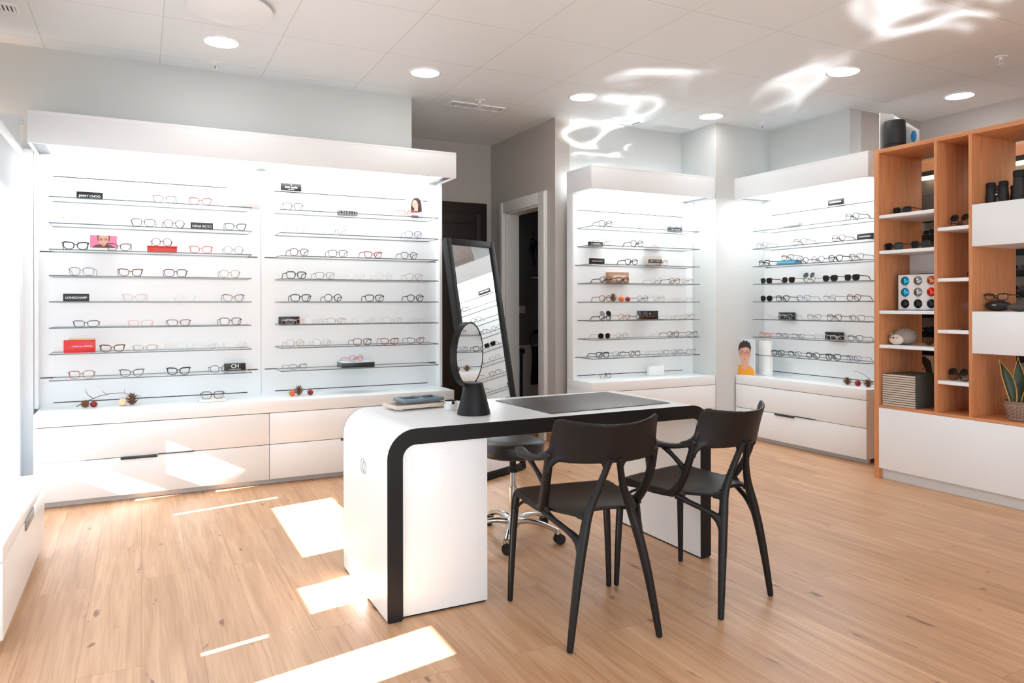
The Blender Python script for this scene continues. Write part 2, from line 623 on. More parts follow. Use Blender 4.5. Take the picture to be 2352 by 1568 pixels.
def text_mesh(body, size, mb_mat, name, parent, loc, rot, depth=0.0006, fit=None, bold=0.0):
    cu = bpy.data.curves.new(name, 'FONT')
    cu.body = body
    cu.size = size
    cu.align_x = 'CENTER'
    cu.align_y = 'CENTER'
    cu.extrude = depth
    cu.offset = bold
    o = bpy.data.objects.new(name, cu)
    COL.objects.link(o)
    bpy.context.view_layer.update()
    if fit and o.dimensions.x > 0:
        s = fit / o.dimensions.x
        cu.size = size * s if s < 1 else size
    cu.materials.append(mb_mat)
    dg = bpy.context.evaluated_depsgraph_get()
    me = bpy.data.meshes.new_from_object(o.evaluated_get(dg))
    bpy.data.objects.remove(o)
    m = link(name, me, parent)
    m.location = loc
    m.rotation_euler = rot
    return m

ORD = ['first', 'second', 'third', 'fourth', 'fifth', 'sixth', 'seventh', 'eighth', 'ninth', 'tenth']

# ------------------------------------------------------------------ the setting
ZC = 2.88
struct('floor', MB().box(-3.0, 7.0, -2.5, 7.6, -0.1, 0.0), M['floor'])
struct('ceiling', MB().box(-2.0, 7.0, -2.5, 7.6, ZC, ZC + 0.1), M['ceiling'])
struct('wall_back', MB().box(-2.0, 1.93, 5.53, 5.70, 0, ZC), M['wall'])
struct('wall_corridor_left', MB().box(1.80, 1.93, 5.70, 6.85, 0, ZC), M['shadewall'])
struct('wall_corridor_back', MB().box(1.80, 3.26, 6.85, 6.98, 0, ZC), M['shadewall'])
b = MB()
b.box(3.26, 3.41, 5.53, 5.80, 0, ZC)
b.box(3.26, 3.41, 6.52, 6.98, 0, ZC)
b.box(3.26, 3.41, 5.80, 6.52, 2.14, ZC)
struct('wall_corridor_right', b, M['shadewall'])
struct('wall_middle', MB().box(3.41, 4.70, 5.53, 5.68, 0, ZC), M['wall'])
struct('wall_column', MB().box(4.68, 5.36, 5.05, 5.68, 0, ZC), M['wall'])
struct('wall_right', MB().box(5.36, 5.50, 4.17, 5.68, 0, ZC), M['wall'])
struct('wall_recess', MB().box(5.50, 6.45, 4.17, 4.30, 0, ZC), M['shadewall'])
struct('wall_far_right', MB().box(6.30, 6.45, -2.6, 4.17, 0, ZC), M['shadewall'])
# washroom behind the doorway
b = MB()
b.box(3.41, 5.2, 7.0, 7.1, 0, ZC)
b.box(5.1, 5.2, 5.68, 7.0, 0, ZC)
struct('wall_washroom', b, M['washtile'])
b = MB()
b.box(3.41, 5.1, 6.985, 7.0, 0, 0.78)
struct('trim_1', b, M['wains'])
# door casing and baseboards
b = MB()
for (y0, y1) in ((5.665, 5.80), (6.52, 6.605)):
    b.box(3.235, 3.26, y0, y1, 0, 2.25, 0.004)
    b.box(3.226, 3.24, y0 + 0.01, y0 + 0.03, 0, 2.24, 0.003)
b.box(3.235, 3.26, 5.80, 6.52, 2.14, 2.25, 0.004)
struct('trim_2', b, M['casing'])
b = MB()
b.box(3.26, 3.41, 6.505, 6.52, 0, 2.14)
b.box(3.26, 3.41, 5.80, 5.815, 0, 2.14)
b.box(3.26, 3.41, 5.815, 6.505, 2.125, 2.14)
struct('trim_3', b, M['casing'])
struct('baseboard_corridor', MB().box(3.244, 3.26, 5.53, 5.664, 0, 0.075, 0.003), M['skirt'])
struct('baseboard_back', MB().box(3.195, 3.26, 6.834, 6.85, 0, 0.075, 0.003), M['skirt'])
struct('baseboard_middle', MB().box(3.26, 3.33, 5.514, 5.53, 0, 0.075, 0.003), M['skirt'])
# corridor dark door
d = MB().box(2.28, 3.19, 6.80, 6.85, 0, 2.266, 0.004).build('door_1', M['darkdoor'])
d['kind'] = 'structure'
b = MB()
for x0, x1 in ((2.34, 2.40), (3.07, 3.13)):
    b.box(x0, x1, 6.79, 6.802, 0.12, 2.15, 0.003)
b.box(2.40, 3.07, 6.79, 6.802, 2.05, 2.15, 0.003)
b.box(2.40, 3.07, 6.79, 6.802, 0.12, 0.24, 0.003)
b.build('door_panel', M['darkdoor'], d)
b = MB().tube([(2.42, 6.80, 1.02), (2.42, 6.755, 1.02), (2.53, 6.755, 1.02)], 0.009)
b.build('door_handle', M['steel'], d)
# shop window on the left: added film, gaps cut to shape sun patches; sill, head, end post
b = MB()
ycut = [-2.5, 2.02, 2.27, 2.566, 2.594, 2.66, 2.95, 3.31, 4.27, 4.478, 4.514, 4.877, 4.973, 5.114, 5.28]
zcut = [0.0, 0.315, 0.415, 0.424, 0.448, 0.49, 0.54, 0.55, 0.63, 0.68, 0.717, 0.765, 0.82, 0.84, 0.87, 2.13]
holes = [(2.02, 2.27, .49, .82), (2.566, 2.594, .424, .54), (2.66, 2.95, .63, .84), (3.31, 4.27, .68, .87), (4.478, 4.514, .415, .717), (4.877, 4.973, .55, .765), (4.973, 5.114, .315, .448)]
for i in range(len(ycut) - 1):
    ym = (ycut[i] + ycut[i + 1]) / 2
    run = None
    for k in range(len(zcut)):
        solid = False
        if k < len(zcut) - 1:
            zm = (zcut[k] + zcut[k + 1]) / 2
            solid = not any(h[0] < ym < h[1] and h[2] < zm < h[3] for h in holes)
        if solid and run is None:
            run = zcut[k]
        if not solid and run is not None:
            b.box(-0.666, -0.662, ycut[i], ycut[i + 1], run, zcut[k])
            run = None
w1 = struct('window_1', b, M['film'])
b = MB()
b.box(-0.72, -0.655, -2.5, 5.30, 2.13, 2.20, 0.004)
b.box(-0.72, -0.655, 5.28, 5.32, 0.0, 2.13, 0.004)
b.build('window_frame', M['satin'], w1)
b = MB()
b.box(-1.3, -0.66, 5.30, 5.33, 2.13, 2.384, 0.003)
b.tube([(-0.66, 5.315, 2.345), (-0.635, 5.315, 2.345)], 0.016, 10)
b.build('blind_cassette', M['satin'], w1)
struct('light_block_soffit', MB().box(-1.28, -0.72, -2.5, 5.28, 2.20, 2.22), M['satin'])  # unseen board added to keep window glow off the wall above
struct('light_block_front', MB().box(2.6, 6.45, -2.6, -2.5, 0, ZC), M['wall'])  # unseen wall added to hold back sky light on the right side
struct('wall_window_end', MB().box(-0.72, -0.602, 5.41, 5.53, 0, 2.2), M['satin'])  # filler added forward so this strip catches room light
struct('sun_gap_panel', MB().box(-0.72, -0.655, 5.32, 5.41, 0, 2.2), M['satin'])  # panel added to close a gap that let sun through
struct('wall_left', MB().box(-1.36, -1.28, -2.5, 5.53, 2.22, ZC), M['wall'])

# ------------------------------------------------------------------ display units (local x = along, -y = towards the shop)
SL0, DSL = 2.055, 0.1623
def slz(k):
    return SL0 - DSL * k

def display_unit(name, label, loc, rz, Wd, bays, left_end=True, right_end=True, counter=None, group=None):
    u = thing(name, label, 'display shelving unit', loc, rz, 'wall display units')
    bw = Wd / bays
    b = MB()
    for i in range(bays):
        b.box(i * bw + 0.001, (i + 1) * bw - 0.001, 0.0, 0.02, 0.55, 2.20)
    b.build('back_panel', M['backing'], u)
    for x0, ok in ((0.0, left_end), (Wd - 0.022, right_end)):
        if ok:
            MB().box(x0, x0 + 0.022, -0.08, 0.02, 0.57, 2.19, 0.001).build('side_panel', M['white'], u)
    # canopy: a hollow hood with a recessed light panel
    b = MB()
    b.box(0, Wd, -0.375, 0.02, 2.365, 2.385, 0.001)
    b.box(0, Wd, -0.375, -0.355, 2.19, 2.366, 0.001)
    b.box(0, 0.02, -0.356, 0.02, 2.19, 2.366)
    b.box(Wd - 0.02, Wd, -0.356, 0.02, 2.19, 2.366)
    can = b.build('canopy', M['satin'], u)
    for i in range(bays):
        MB().box(i * bw + (0.09 if i == 0 else 0.04), (i + 1) * bw - (0.09 if i == bays - 1 else 0.04), -0.345, -0.02, 2.200, 2.206).build('light_panel', M['panel'], can)
    for xa, xb in [(0.02, 0.088), (Wd - 0.088, Wd - 0.02)] + [(i * bw - 0.038, i * bw + 0.038) for i in range(1, bays)]:
        MB().box(xa, xb, -0.355, -0.002, 2.197, 2.21).build('light_end_cover', M['alu'], can)
    for i in range(bays):
        x0 = i * bw + 0.095
        for k in (0, 9):
            b = MB().box(x0, x0 + 1.185, -0.0012, 0.001, slz(k) - 0.003, slz(k) + 0.003)
            b.build('slot', M['slot'], u)
        for k in (3, 8):
            b = MB().box(i * bw + 0.024, i * bw + 0.11, -0.0012, 0.001, slz(k) - 0.0035, slz(k) + 0.0035)
            b.box((i + 1) * bw - 0.11, (i + 1) * bw - 0.024, -0.0012, 0.001, slz(k) - 0.0035, slz(k) + 0.0035)
            b.build('slot', M['slot'], u)
        for k in range(1, 9):
            b = MB()
            z = slz(k)
            xa, xb = x0 - 0.0, x0 + 1.185
            if Wd < 1.36 and k:
                xb = min(xb, Wd - 0.03)
            b.prism([(xa, -0.245), (xb, -0.245), (xb, -0.002), (xa, -0.002)], 'z', z - 0.003, z + 0.003, 0, 1)
            b.build('glass_shelf', [M['glass'], M['glassedge']], u)
    # base cabinet
    c0, c1 = counter or (0.028, Wd - 0.02)
    MB().box(c0, c1, -0.375, 0.02, 0.49, 0.57, 0.002).build('counter_top', M['white'], u)
    b = MB()
    b.box(c0 + 0.004, c1 - 0.004, -0.352, 0.02, 0.045, 0.488)
    b.build('carcass', M['carcass'], u)
    for xa in (c0, c1 - 0.018):
        MB().box(xa, xa + 0.018, -0.353, 0.02, 0.04, 0.4895).build('end_panel', M['white'], u)
    MB().box(c0 + 0.02, c1 - 0.02, -0.325, -0.30, 0.0, 0.045).build('plinth', M['kick'], u)
    for i in range(bays):
        xa = max(c0, i * bw + 0.0015)
        xb = min(c1, (i + 1) * bw - 0.0015)
        for z0, z1 in ((0.276, 0.486), (0.038, 0.272)):
            dr = MB().box(xa, xb, -0.375, -0.354, z0, z1, 0.0015).build('drawer', M['white'], u)
            hx = i * bw + 0.485
            if z0 < 0.1:
                MB().box(hx, hx + 0.205, -0.388, -0.372, z1 - 0.012, z1 + 0.003, 0.001).build('handle', M['darkalu'], dr)
            else:
                MB().box(hx + 0.21, hx + 0.42, -0.381, -0.372, z0 - 0.003, z0 + 0.004, 0.001).build('handle', M['darkalu'], dr)
    return u

U1 = ((-0.60, 5.51, 0), 0.0)
U2 = ((3.33, 5.43, 0), 0.0)
U3 = ((5.28, 5.05, 0), -PI / 2)
display_unit('wall_display', 'long white two-bay eyewear display with drawers along the left wall', *U1, 2.75, 2)
display_unit('wall_display', 'white one-bay eyewear display in the middle, left of the corner column', *U2, 1.348, 1, counter=(0.0, 1.346))
display_unit('wall_display', 'white one-bay eyewear display on the right, beside the wooden bookcase', *U3, 1.39, 1, counter=(0.012, 1.372), left_end=False)

def place(o, U, x, y, z, rz=0.0):
    """unit-local position to world"""
    (ox, oy, oz), a = U
    o.location = (ox + x * math.cos(a) - y * math.sin(a), oy + x * math.sin(a) + y * math.cos(a), oz + z)
    o.rotation_euler = (0, 0, a + rz)
    return o

# ------------------------------------------------------------------ eyewear
ACET, METAL = 0.0025, 0.0012
COLS = {  # key: (word, material, rim radius)
    'black': ('black', mat('frame_black', (24, 22, 24), 0.3, noise=0.05), ACET),
    'navy': ('dark blue', mat('frame_navy', (40, 46, 66), 0.3, noise=0.05), 0.0016),
    'blue': ('blue', mat('frame_blue', (76, 104, 150), 0.3, noise=0.05), 0.0014),
    'green': ('dark green', mat('frame_green', (44, 62, 58), 0.3, noise=0.05), 0.0018),
    'olive': ('olive and black', mat('frame_olive', (60, 56, 44), 0.3, noise=0.05), 0.0017),
    'burgundy': ('burgundy', mat('frame_burgundy', (84, 32, 36), 0.3, noise=0.08), 0.0018),
    'red': ('dark red', mat('frame_red', (150, 30, 34), 0.3, noise=0.08), 0.002),
    'coral': ('coral red', mat('frame_coral', (222, 76, 60), 0.3, noise=0.06), 0.0017),
    'brown': ('brown', mat('frame_brown', (98, 62, 50), 0.3, noise=0.1), 0.0016),
    'plum': ('plum brown', mat('frame_plum', (88, 62, 66), 0.3, noise=0.08), 0.0019),
    'tort': ('tortoiseshell', tort_material('frame_tortoiseshell', (38, 22, 16), (150, 88, 46)), 0.002),
    'amber': ('amber', tort_material('frame_amber', (120, 66, 30), (206, 138, 74)), 0.0018),
    'tan': ('tan', tort_material('frame_tan', (120, 90, 70), (190, 150, 116)), 0.0014),
    'taupe': ('taupe', mat('frame_taupe', (132, 118, 112), 0.3, noise=0.08), 0.0016),
    'grey': ('grey', mat('frame_grey', (98, 98, 102), 0.3, noise=0.05), 0.0013),
    'steel': ('pale steel', mat('frame_steel', (160, 166, 172), 0.25, 0.6, noise=0.04), METAL),
    'gold': ('thin gold', mat('frame_gold', (178, 152, 120), 0.25, 0.6, noise=0.04), METAL),
    'rose': ('pale rose', mat('frame_rose', (206, 172, 166), 0.3, 0.3, noise=0.04), METAL),
    'pink': ('pink', mat('frame_pink', (224, 160, 160), 0.3, noise=0.04), 0.0012),
    'clear': ('clear', mat('frame_clear', (222, 220, 218), 0.15, noise=0.03), METAL),
}
SHAPES = {  # lens half width, half height, superellipse power, cat lift, bottom narrowing, brow weight, word
    'round': (0.0250, 0.0240, 2.0, 0.0, 0.00, 1.0, 'round'),
    'panto': (0.0262, 0.0232, 2.5, 0.001, 0.13, 1.3, 'oval'),
    'square': (0.0280, 0.0222, 3.6, 0.002, 0.13, 1.5, 'square'),
    'rect': (0.0285, 0.0178, 3.4, 0.004, 0.14, 1.5, 'rectangular'),
    'cat': (0.0275, 0.0205, 2.7, 0.0105, 0.20, 1.7, 'cat-eye'),
    'aviator': (0.0290, 0.0260, 2.6, 0.0, 0.24, 1.0, 'aviator'),
}
FCACHE = {}

def rim_points(shape, side, n=36, grow=0.0):
    a, h, p, lift, nar, bw, _ = SHAPES[shape]
    a += grow
    h += grow
    cx = side * (a + 0.0078)
    pts = []
    for i in range(n):
        t = 2 * PI * i / n
        c, s = math.cos(t), math.sin(t)
        x = a * math.copysign(abs(c) ** (2 / p), c)
        z = h * math.copysign(abs(s) ** (2 / p), s)
        x *= 1 - nar * max(0.0, -z / h)
        out = max(0.0, x * side / a)
        z += lift * (out ** 2) * max(0.0, (z + h) / (2 * h))
        y = 0.006 * ((abs(cx + x)) / 0.065) ** 2
        pts.append(Vector((cx + x, y, z + h + 0.002)))
    return pts

def frame_meshes(shape, rr):
    key = (shape, round(rr, 5))
    if key in FCACHE:
        return FCACHE[key]
    a, h, p, lift, nar, bw, _ = SHAPES[shape]
    top = 2 * h + 0.002
    b = MB()
    for s in (-1, 1):
        P = rim_points(shape, s)
        rs = []
        for q in P:
            f = max(0.0, (q.z - 0.002 - h) / h)
            rs.append(rr * (1 + (bw - 1) * f * f))
        b.tube(P, rs, 6, closed=True)
        xo = max(abs(q.x) for q in P)
        zh = 0.002 + h + (h * 0.45 + lift * 0.8 if shape != 'round' else h * 0.15)
        b.tube([(s * (xo - 0.002), 0.005, zh - 0.001), (s * (xo + 0.003), 0.006, zh + 0.001), (s * (xo + 0.006), 0.010, zh + 0.001)], [rr * 1.3, rr * 1.5, rr * 1.2], 6)
    zb = 0.002 + h * (1.35 if shape != 'round' else 1.2)
    b.tube([(-0.0115, 0.001, zb - 0.004), (-0.006, -0.001, zb), (0, -0.0015, zb + 0.0015), (0.006, -0.001, zb), (0.0115, 0.001, zb - 0.004)], rr * 1.1, 6)
    if shape == 'aviator':
        b.tube([(-0.02, 0.001, top - 0.001), (0, -0.001, top + 0.001), (0.02, 0.001, top - 0.001)], rr * 1.1, 6)
    for s in (-1, 1):
        b.tube([(s * 0.010, 0.003, h * 1.1), (s * 0.0085, 0.009, h * 0.95), (s * 0.009, 0.010, h * 0.7)], rr * 0.8, 5)
    front = b.mesh('front_frame', M['black'], 60)
    tm = []
    for s in (-1, 1):
        xo = max(abs(q.x) for q in rim_points(shape, s)) + 0.006
        zh = 0.002 + h + (h * 0.45 + lift * 0.8 if shape != 'round' else h * 0.15) + 0.001
        tr = max(rr, 0.0011)
        pts = [(s * xo, 0.010, zh), (s * (xo + 0.0005), 0.045, zh - 0.001), (s * (xo - 0.001), 0.092, zh - 0.002),
               (s * (xo - 0.003), 0.108, zh - 0.007), (s * (xo - 0.005), 0.122, max(0.012, zh - 0.022)), (s * (xo - 0.007), 0.136, 0.0025)]
        tm.append(MB().tube(pts, [tr * 1.2, tr, tr * 1.1, tr * 1.25, tr * 1.25, tr * 0.9], 6, flat=(0.8, 1.3)).mesh('temple', M['black'], 60))
    lm = []
    for s in (-1, 1):
        P = rim_points(shape, s, 28, -0.0006)
        m = MB()
        A = [m.bm.verts.new(q + Vector((0, -0.0005, 0))) for q in P]
        B = [m.bm.verts.new(q + Vector((0, 0.0005, 0))) for q in P]
        fs = [m.bm.faces.new(A), m.bm.faces.new(list(reversed(B)))]
        for i in range(len(P)):
            fs.append(m.bm.faces.new((A[i], B[i], B[(i + 1) % len(P)], A[(i + 1) % len(P)])))
        m._mark(fs, 0)
        lm.append(m.mesh('lens', M['lens'], 30))
    FCACHE[key] = (front, tm, lm)
    return FCACHE[key]

def own(o, m):
    o.material_slots[0].link = 'OBJECT'
    o.material_slots[0].material = m

PROTO = {}
def make_glasses(shape, col, sun=False, flip=False):
    word, m, rr = COLS[col]
    fr, tm, lm = frame_meshes(shape, rr)
    g = bpy.data.objects.new('sunglasses' if (sun or flip) else 'eyeglasses', None)
    g.empty_display_size = 0.03
    COL.objects.link(g)
    own(link('front_frame', fr, g), m)
    for t in tm:
        own(link('temple', t, g), m)
    for l in lm:
        own(link('lens', l, g), M['sunlens'] if sun else M['lens'])
    if flip:
        h = SHAPES[shape][1]
        for l in lm:
            f = link('flip_up_lens', l, g)
            own(f, M['sunlens'])
            zt = 2 * h * 0.86
            f.matrix_local = Matrix.Translation((0, -0.004, zt)) @ Matrix.Rotation(math.radians(158), 4, 'X') @ Matrix.Translation((0, 0, -zt))
    return g

def glasses(shape, col, label, loc, rz, group, sun=False, flip=False, scale=1.0):
    key = (shape, col, sun, flip)
    if key not in PROTO:
        g = PROTO[key] = make_glasses(*key)
    else:
        g = copy_tree(PROTO[key])
    tag(g, label, 'sunglasses' if (sun or flip) else 'glasses', group)
    g.location = loc
    g.rotation_euler = (0, 0, rz)
    g.scale = (scale, scale, scale)
    return g

TABLE = [
('A', 1, [(0.516, 'round', 'gold'), (0.739, 'cat', 'brown'), (0.957, 'cat', 'red')]),
('A', 2, [(0.237, 'square', 'rose'), (0.436, 'panto', 'clear'), (0.613, 'square', 'navy'), (0.796, 'round', 'tort'), (1.177, 'cat', 'green')]),
('A', 3, [(0.235, 'cat', 'black'), (0.473, 'cat', 'burgundy'), (0.959, 'cat', 'coral'), (1.165, 'round', 'grey')]),
('A', 4, [(0.267, 'square', 'taupe'), (0.54, 'cat', 'tort'), (0.804, 'square', 'plum'), (1.14, 'panto', 'tan')]),
('A', 5, [(0.56, 'cat', 'rose'), (0.859, 'round', 'clear'), (1.165, 'cat', 'brown')]),
('A', 6, [(0.291, 'rect', 'navy'), (0.595, 'rect', 'pink'), (0.824, 'rect', 'brown'), (1.145, 'square', 'tort')]),
('A', 7, [(0.438, 'cat', 'tort'), (0.622, 'rect', 'gold'), (0.806, 'panto', 'clear'), (0.993, 'rect', 'clear'), (1.181, 'square', 'clear')]),
('A', 8, [(0.266, 'square', 'amber'), (0.546, 'cat', 'olive'), (0.821, 'cat', 'black'), (1.08, 'panto', 'navy')]),
('B', 1, [(1.562, 'square', 'burgundy'), (1.734, 'square', 'steel'), (1.904, 'panto', 'clear'), (2.109, 'round', 'clear'), (2.405, 'cat', 'coral')]),
('B', 2, [(1.586, 'panto', 'pink'), (1.872, 'panto', 'steel'), (2.159, 'round', 'clear'), (2.461, 'panto', 'blue')]),
('B', 3, [(1.604, 'panto', 'tort'), (1.881, 'square', 'brown'), (2.145, 'cat', 'red'), (2.425, 'panto', 'green')]),
('B', 4, [(1.585, 'square', 'black'), (1.789, 'square', 'taupe'), (2.016, 'round', 'clear'), (2.232, 'round', 'clear'), (2.467, 'panto', 'gold')]),
('B', 5, [(1.615, 'square', 'black'), (1.845, 'round', 'black'), (2.155, 'square', 'black'), (2.474, 'panto', 'black')]),
('B', 6, [(1.707, 'rect', 'clear'), (1.871, 'rect', 'gold'), (2.091, 'rect', 'clear'), (2.293, 'rect', 'rose'), (2.491, 'panto', 'clear')]),
('B', 7, [(1.578, 'round', 'gold'), (1.763, 'round', 'steel'), (2.061, 'square', 'tort'), (2.269, 'cat', 'red'), (2.477, 'cat', 'brown')]),
('C', 1, [(0.251, 'panto', 'black'), (0.445, 'square', 'clear'), (0.644, 'round', 'clear'), (0.839, 'panto', 'clear'), (1.029, 'panto', 'navy')]),
('C', 2, [(0.251, 'aviator', 'gold'), (0.586, 'panto', 'black'), (0.789, 'rect', 'clear'), (0.978, 'panto', 'clear'), (1.151, 'rect', 'clear')]),
('C', 3, [(0.524, 'panto', 'black'), (0.863, 'panto', 'brown')]),
('C', 4, [(0.25, 'round', 'black'), (0.43, 'panto', 'black'), (0.803, 'round', 'steel'), (1.013, 'panto', 'tort'), (1.166, 'panto', 'tan')]),
('C', 5, [(0.25, 'panto', 'tort'), (0.647, 'round', 'brown'), (0.832, 'panto', 'gold'), (1.002, 'rect', 'clear'), (1.181, 'rect', 'clear')]),
('C', 6, [(0.249, 'flip', 'black'), (0.452, 'panto', 'amber'), (0.637, 'flip', 'tort'), (0.987, 'rect', 'clear'), (1.176, 'panto', 'gold')]),
('C', 7, [(0.235, 'sunround', 'gold'), (0.424, 'round', 'gold'), (0.603, 'panto', 'clear'), (0.773, 'round', 'clear'), (0.991, 'panto', 'tort'), (1.212, 'panto', 'brown')]),
('C', 8, [(0.221, 'square', 'black'), (0.396, 'square', 'grey'), (0.56, 'panto', 'tort'), (0.723, 'panto', 'clear'), (0.881, 'panto', 'steel'), (1.042, 'panto', 'grey'), (1.201, 'panto', 'gold')]),
('D', 1, [(0.225, 'panto', 'clear'), (0.676, 'rect', 'clear'), (0.896, 'panto', 'rose'), (1.123, 'panto', 'black')]),
('D', 2, [(0.178, 'square', 'grey'), (0.391, 'panto', 'clear'), (0.611, 'square', 'navy'), (0.805, 'panto', 'clear'), (0.997, 'round', 'tort')]),
('D', 3, [(0.204, 'square', 'black'), (0.629, 'round', 'tort'), (0.792, 'round', 'brown'), (0.968, 'panto', 'black'), (1.158, 'square', 'brown')]),
('D', 4, [(0.229, 'sunsquare', 'black'), (0.483, 'sunsquare', 'tort'), (0.707, 'flip', 'brown'), (0.917, 'sunsquare', 'black'), (1.122, 'sunsquare', 'black')]),
('D', 5, [(0.229, 'sunround', 'black'), (0.415, 'square', 'black'), (0.643, 'square', 'blue'), (0.908, 'panto', 'grey'), (1.138, 'panto', 'tort')]),
('D', 6, [(0.315, 'square', 'clear'), (0.453, 'square', 'steel'), (0.751, 'square', 'grey'), (0.954, 'square', 'tort'), (1.165, 'square', 'taupe')]),
('D', 7, [(0.218, 'rect', 'coral'), (0.414, 'rect', 'blue'), (0.582, 'rect', 'grey'), (0.817, 'panto', 'clear'), (0.979, 'rect', 'clear'), (1.149, 'square', 'navy')]),
('D', 8, [(0.359, 'square', 'black'), (0.548, 'square', 'navy'), (0.741, 'panto', 'black'), (0.941, 'square', 'black'), (1.133, 'square', 'blue')]),
]
BAYN = {'A': (U1, 'left bay, long display'), 'B': (U1, 'right bay, long display'), 'C': (U2, 'middle display'), 'D': (U3, 'right display by bookcase')}
SUNS = {'sunsquare': 'square', 'sunround': 'panto'}
for bay, k, items in TABLE:
    U, uname = BAYN[bay]
    for i, (x, shape, col) in enumerate(items):
        sun = shape in SUNS
        flip = shape == 'flip'
        sh = SUNS.get(shape, 'round' if flip else shape)
        word = COLS[col][0]
        kind = 'flip-up sunglasses' if flip else ('sunglasses' if sun else 'glasses')
        lab = f"{word} {SHAPES[sh][6] + ' ' if not flip else ''}{kind}, {ORD[i]} pair along shelf {['one','two','three','four','five','six','seven','eight'][k - 1]}, {uname}"
        o = glasses(sh, col, lab, (0, 0, 0), 0, 'eyewear on the glass display shelves', sun, flip, 1.05)
        place(o, U, x, (-0.216 if bay in 'AB' else -0.214) + random.uniform(-0.004, 0.004), slz(k) + 0.0036, math.radians(random.uniform(-5, 5)))

# ------------------------------------------------------------------ plaques, boxes and cards on the shelves
def plaque(U, x, y, z, w, h, m, texts, label, name='name_plaque', cat='plaque', rz=0.0, d=0.018, tcol=None, group='brand plaques on the shelves', lean=0.0):
    """upright slab with raised lettering; texts = [(string, rel height, rel size, rel max width)]"""
    o = thing(name, label, cat, group=group)
    place(o, U, x, y, z, rz)
    b = MB().box(-w / 2, w / 2, -d / 2, d / 2, 0, h, min(0.002, d / 5))
    body = b.build('body', m, o)
    for s, rh, rs, rw in texts:
        text_mesh(s, h * rs, tcol or M['lettering'], 'lettering', body, (0, -d / 2 - 0.0003, h * rh), (PI / 2, 0, 0), 0.0004, fit=w * rw, bold=h * rs * 0.012)
    return o

SH = 0.0036
plaque(U1, 0.31, -0.17, slz(1) + SH, 0.146, 0.047, M['plaque'], [('JIMMY CHOO', 0.42, 0.5, 0.82)], 'black plaque at left end of shelf one, left bay of long display')
plaque(U1, 0.968, -0.17, slz(2) + SH, 0.140, 0.047, M['greyplaque'], [('NINA RICCI', 0.46, 0.5, 0.84)], 'dark grey plaque on shelf two, left bay of long display')
plaque(U1, 0.235, -0.17, slz(5) + SH, 0.142, 0.048, M['plaque'], [('LONGCHAMP', 0.48, 0.4, 0.82)], 'black plaque at left end of shelf five, left bay of long display')
plaque(U1, 1.19, -0.05, slz(8) + SH, 0.142, 0.05, M['plaque'], [('CH', 0.6, 0.75, 0.5), ('CAROLINA HERRERA', 0.17, 0.17, 0.7)], 'black plaque with two large letters behind dark blue glasses on shelf eight')
plaque(U1, 1.578, -0.05, slz(0) + SH - 0.001, 0.146, 0.052, M['plaque'], [('kate spade', 0.48, 0.4, 0.74), ('NEW YORK', 0.14, 0.16, 0.5), ('\u2660', 0.8, 0.2, 0.2)], 'black plaque standing in the top slot of the right bay')
plaque(U1, 1.562, -0.055, slz(6) + SH, 0.147, 0.052, M['plaque'], [('TOMMY HILFIGER', 0.5, 0.24, 0.8)], 'black plaque at left end of shelf six, right bay of long display')
plaque(U2, 1.13, -0.07, slz(1) + SH, 0.166, 0.047, M['greyplaque'], [('TOMMY HILFIGER', 0.5, 0.28, 0.8)], 'dark grey plaque at right end of shelf one, middle display')
plaque(U2, 0.265, -0.035, slz(2) + SH, 0.15, 0.045, M['plaque'], [('CARRERA', 0.5, 0.5, 0.8)], 'black plaque behind gold aviator glasses on shelf two, middle display')
plaque(U2, 0.187, -0.17, slz(3) + SH, 0.153, 0.05, M['plaque'], [('EMPORIO ARMANI', 0.5, 0.26, 0.8)], 'black plaque at left end of shelf three, middle display')
t = plaque(U2, 0.90, -0.04, slz(3) + SH, 0.178, 0.1, M['taupebox'], [], 'taupe box with black band behind brown glasses on shelf three, middle display', 'eyewear_box', 'box', d=0.03)
bd = MB().box(-0.066, 0.0895, -0.0165, -0.0150, 0.036, 0.066).build('band', M['plaque'], t)
text_mesh('EMPORIO ARMANI', 0.014, M['lettering'], 'lettering', bd, (0.012, -0.0168, 0.051), (PI / 2, 0, 0), 0.0004, fit=0.13)
t = plaque(U2, 0.505, -0.028, slz(4) + SH, 0.222, 0.104, M['tanbox'], [], 'tan card box with pale label on shelf four, middle display', 'eyewear_box', 'box', d=0.044)
bd = MB().box(-0.06, 0.084, -0.0235, -0.0220, 0.03, 0.076).build('paper_label', M['cream'], t)
text_mesh('GIORGIO ARMANI', 0.014, M['hair'], 'lettering', bd, (0.012, -0.0238, 0.053), (PI / 2, 0, 0), 0.0004, fit=0.115)
plaque(U2, 0.91, -0.03, slz(2) + SH, 0.172, 0.072, M['paper'], [('CARRERA', 0.42, 0.24, 0.55)], 'white box with red lettering at back of shelf two, middle display', 'eyewear_box', 'box', d=0.04, tcol=M['red'])
t = plaque(U2, 0.80, -0.1, slz(6) + SH + 0.004, 0.19, 0.075, M['plaque'], [('\u25cf', 0.62, 0.3, 0.2)], 'black box on reddish leaflet, shelf six of middle display', 'eyewear_box', 'box', d=0.04, tcol=M['gold'])
b = MB()
for i in range(11):
    b.box(-0.045 + i * 0.0083, -0.0395 + i * 0.0083, -0.0208, -0.0198, 0.022, 0.026)
b.build('lettering', M['gold'], t)
o = MB().box(-0.11, 0.11, -0.06, 0.05, 0, 0.003).build('leaflet', mat('red_brown_leaflet', (140, 92, 84), 0.6, noise=0.05))
tag(o, 'red-brown leaflet under black box on shelf six, middle display', 'leaflet')
place(o, U2, 0.82, -0.1, slz(6) + SH)
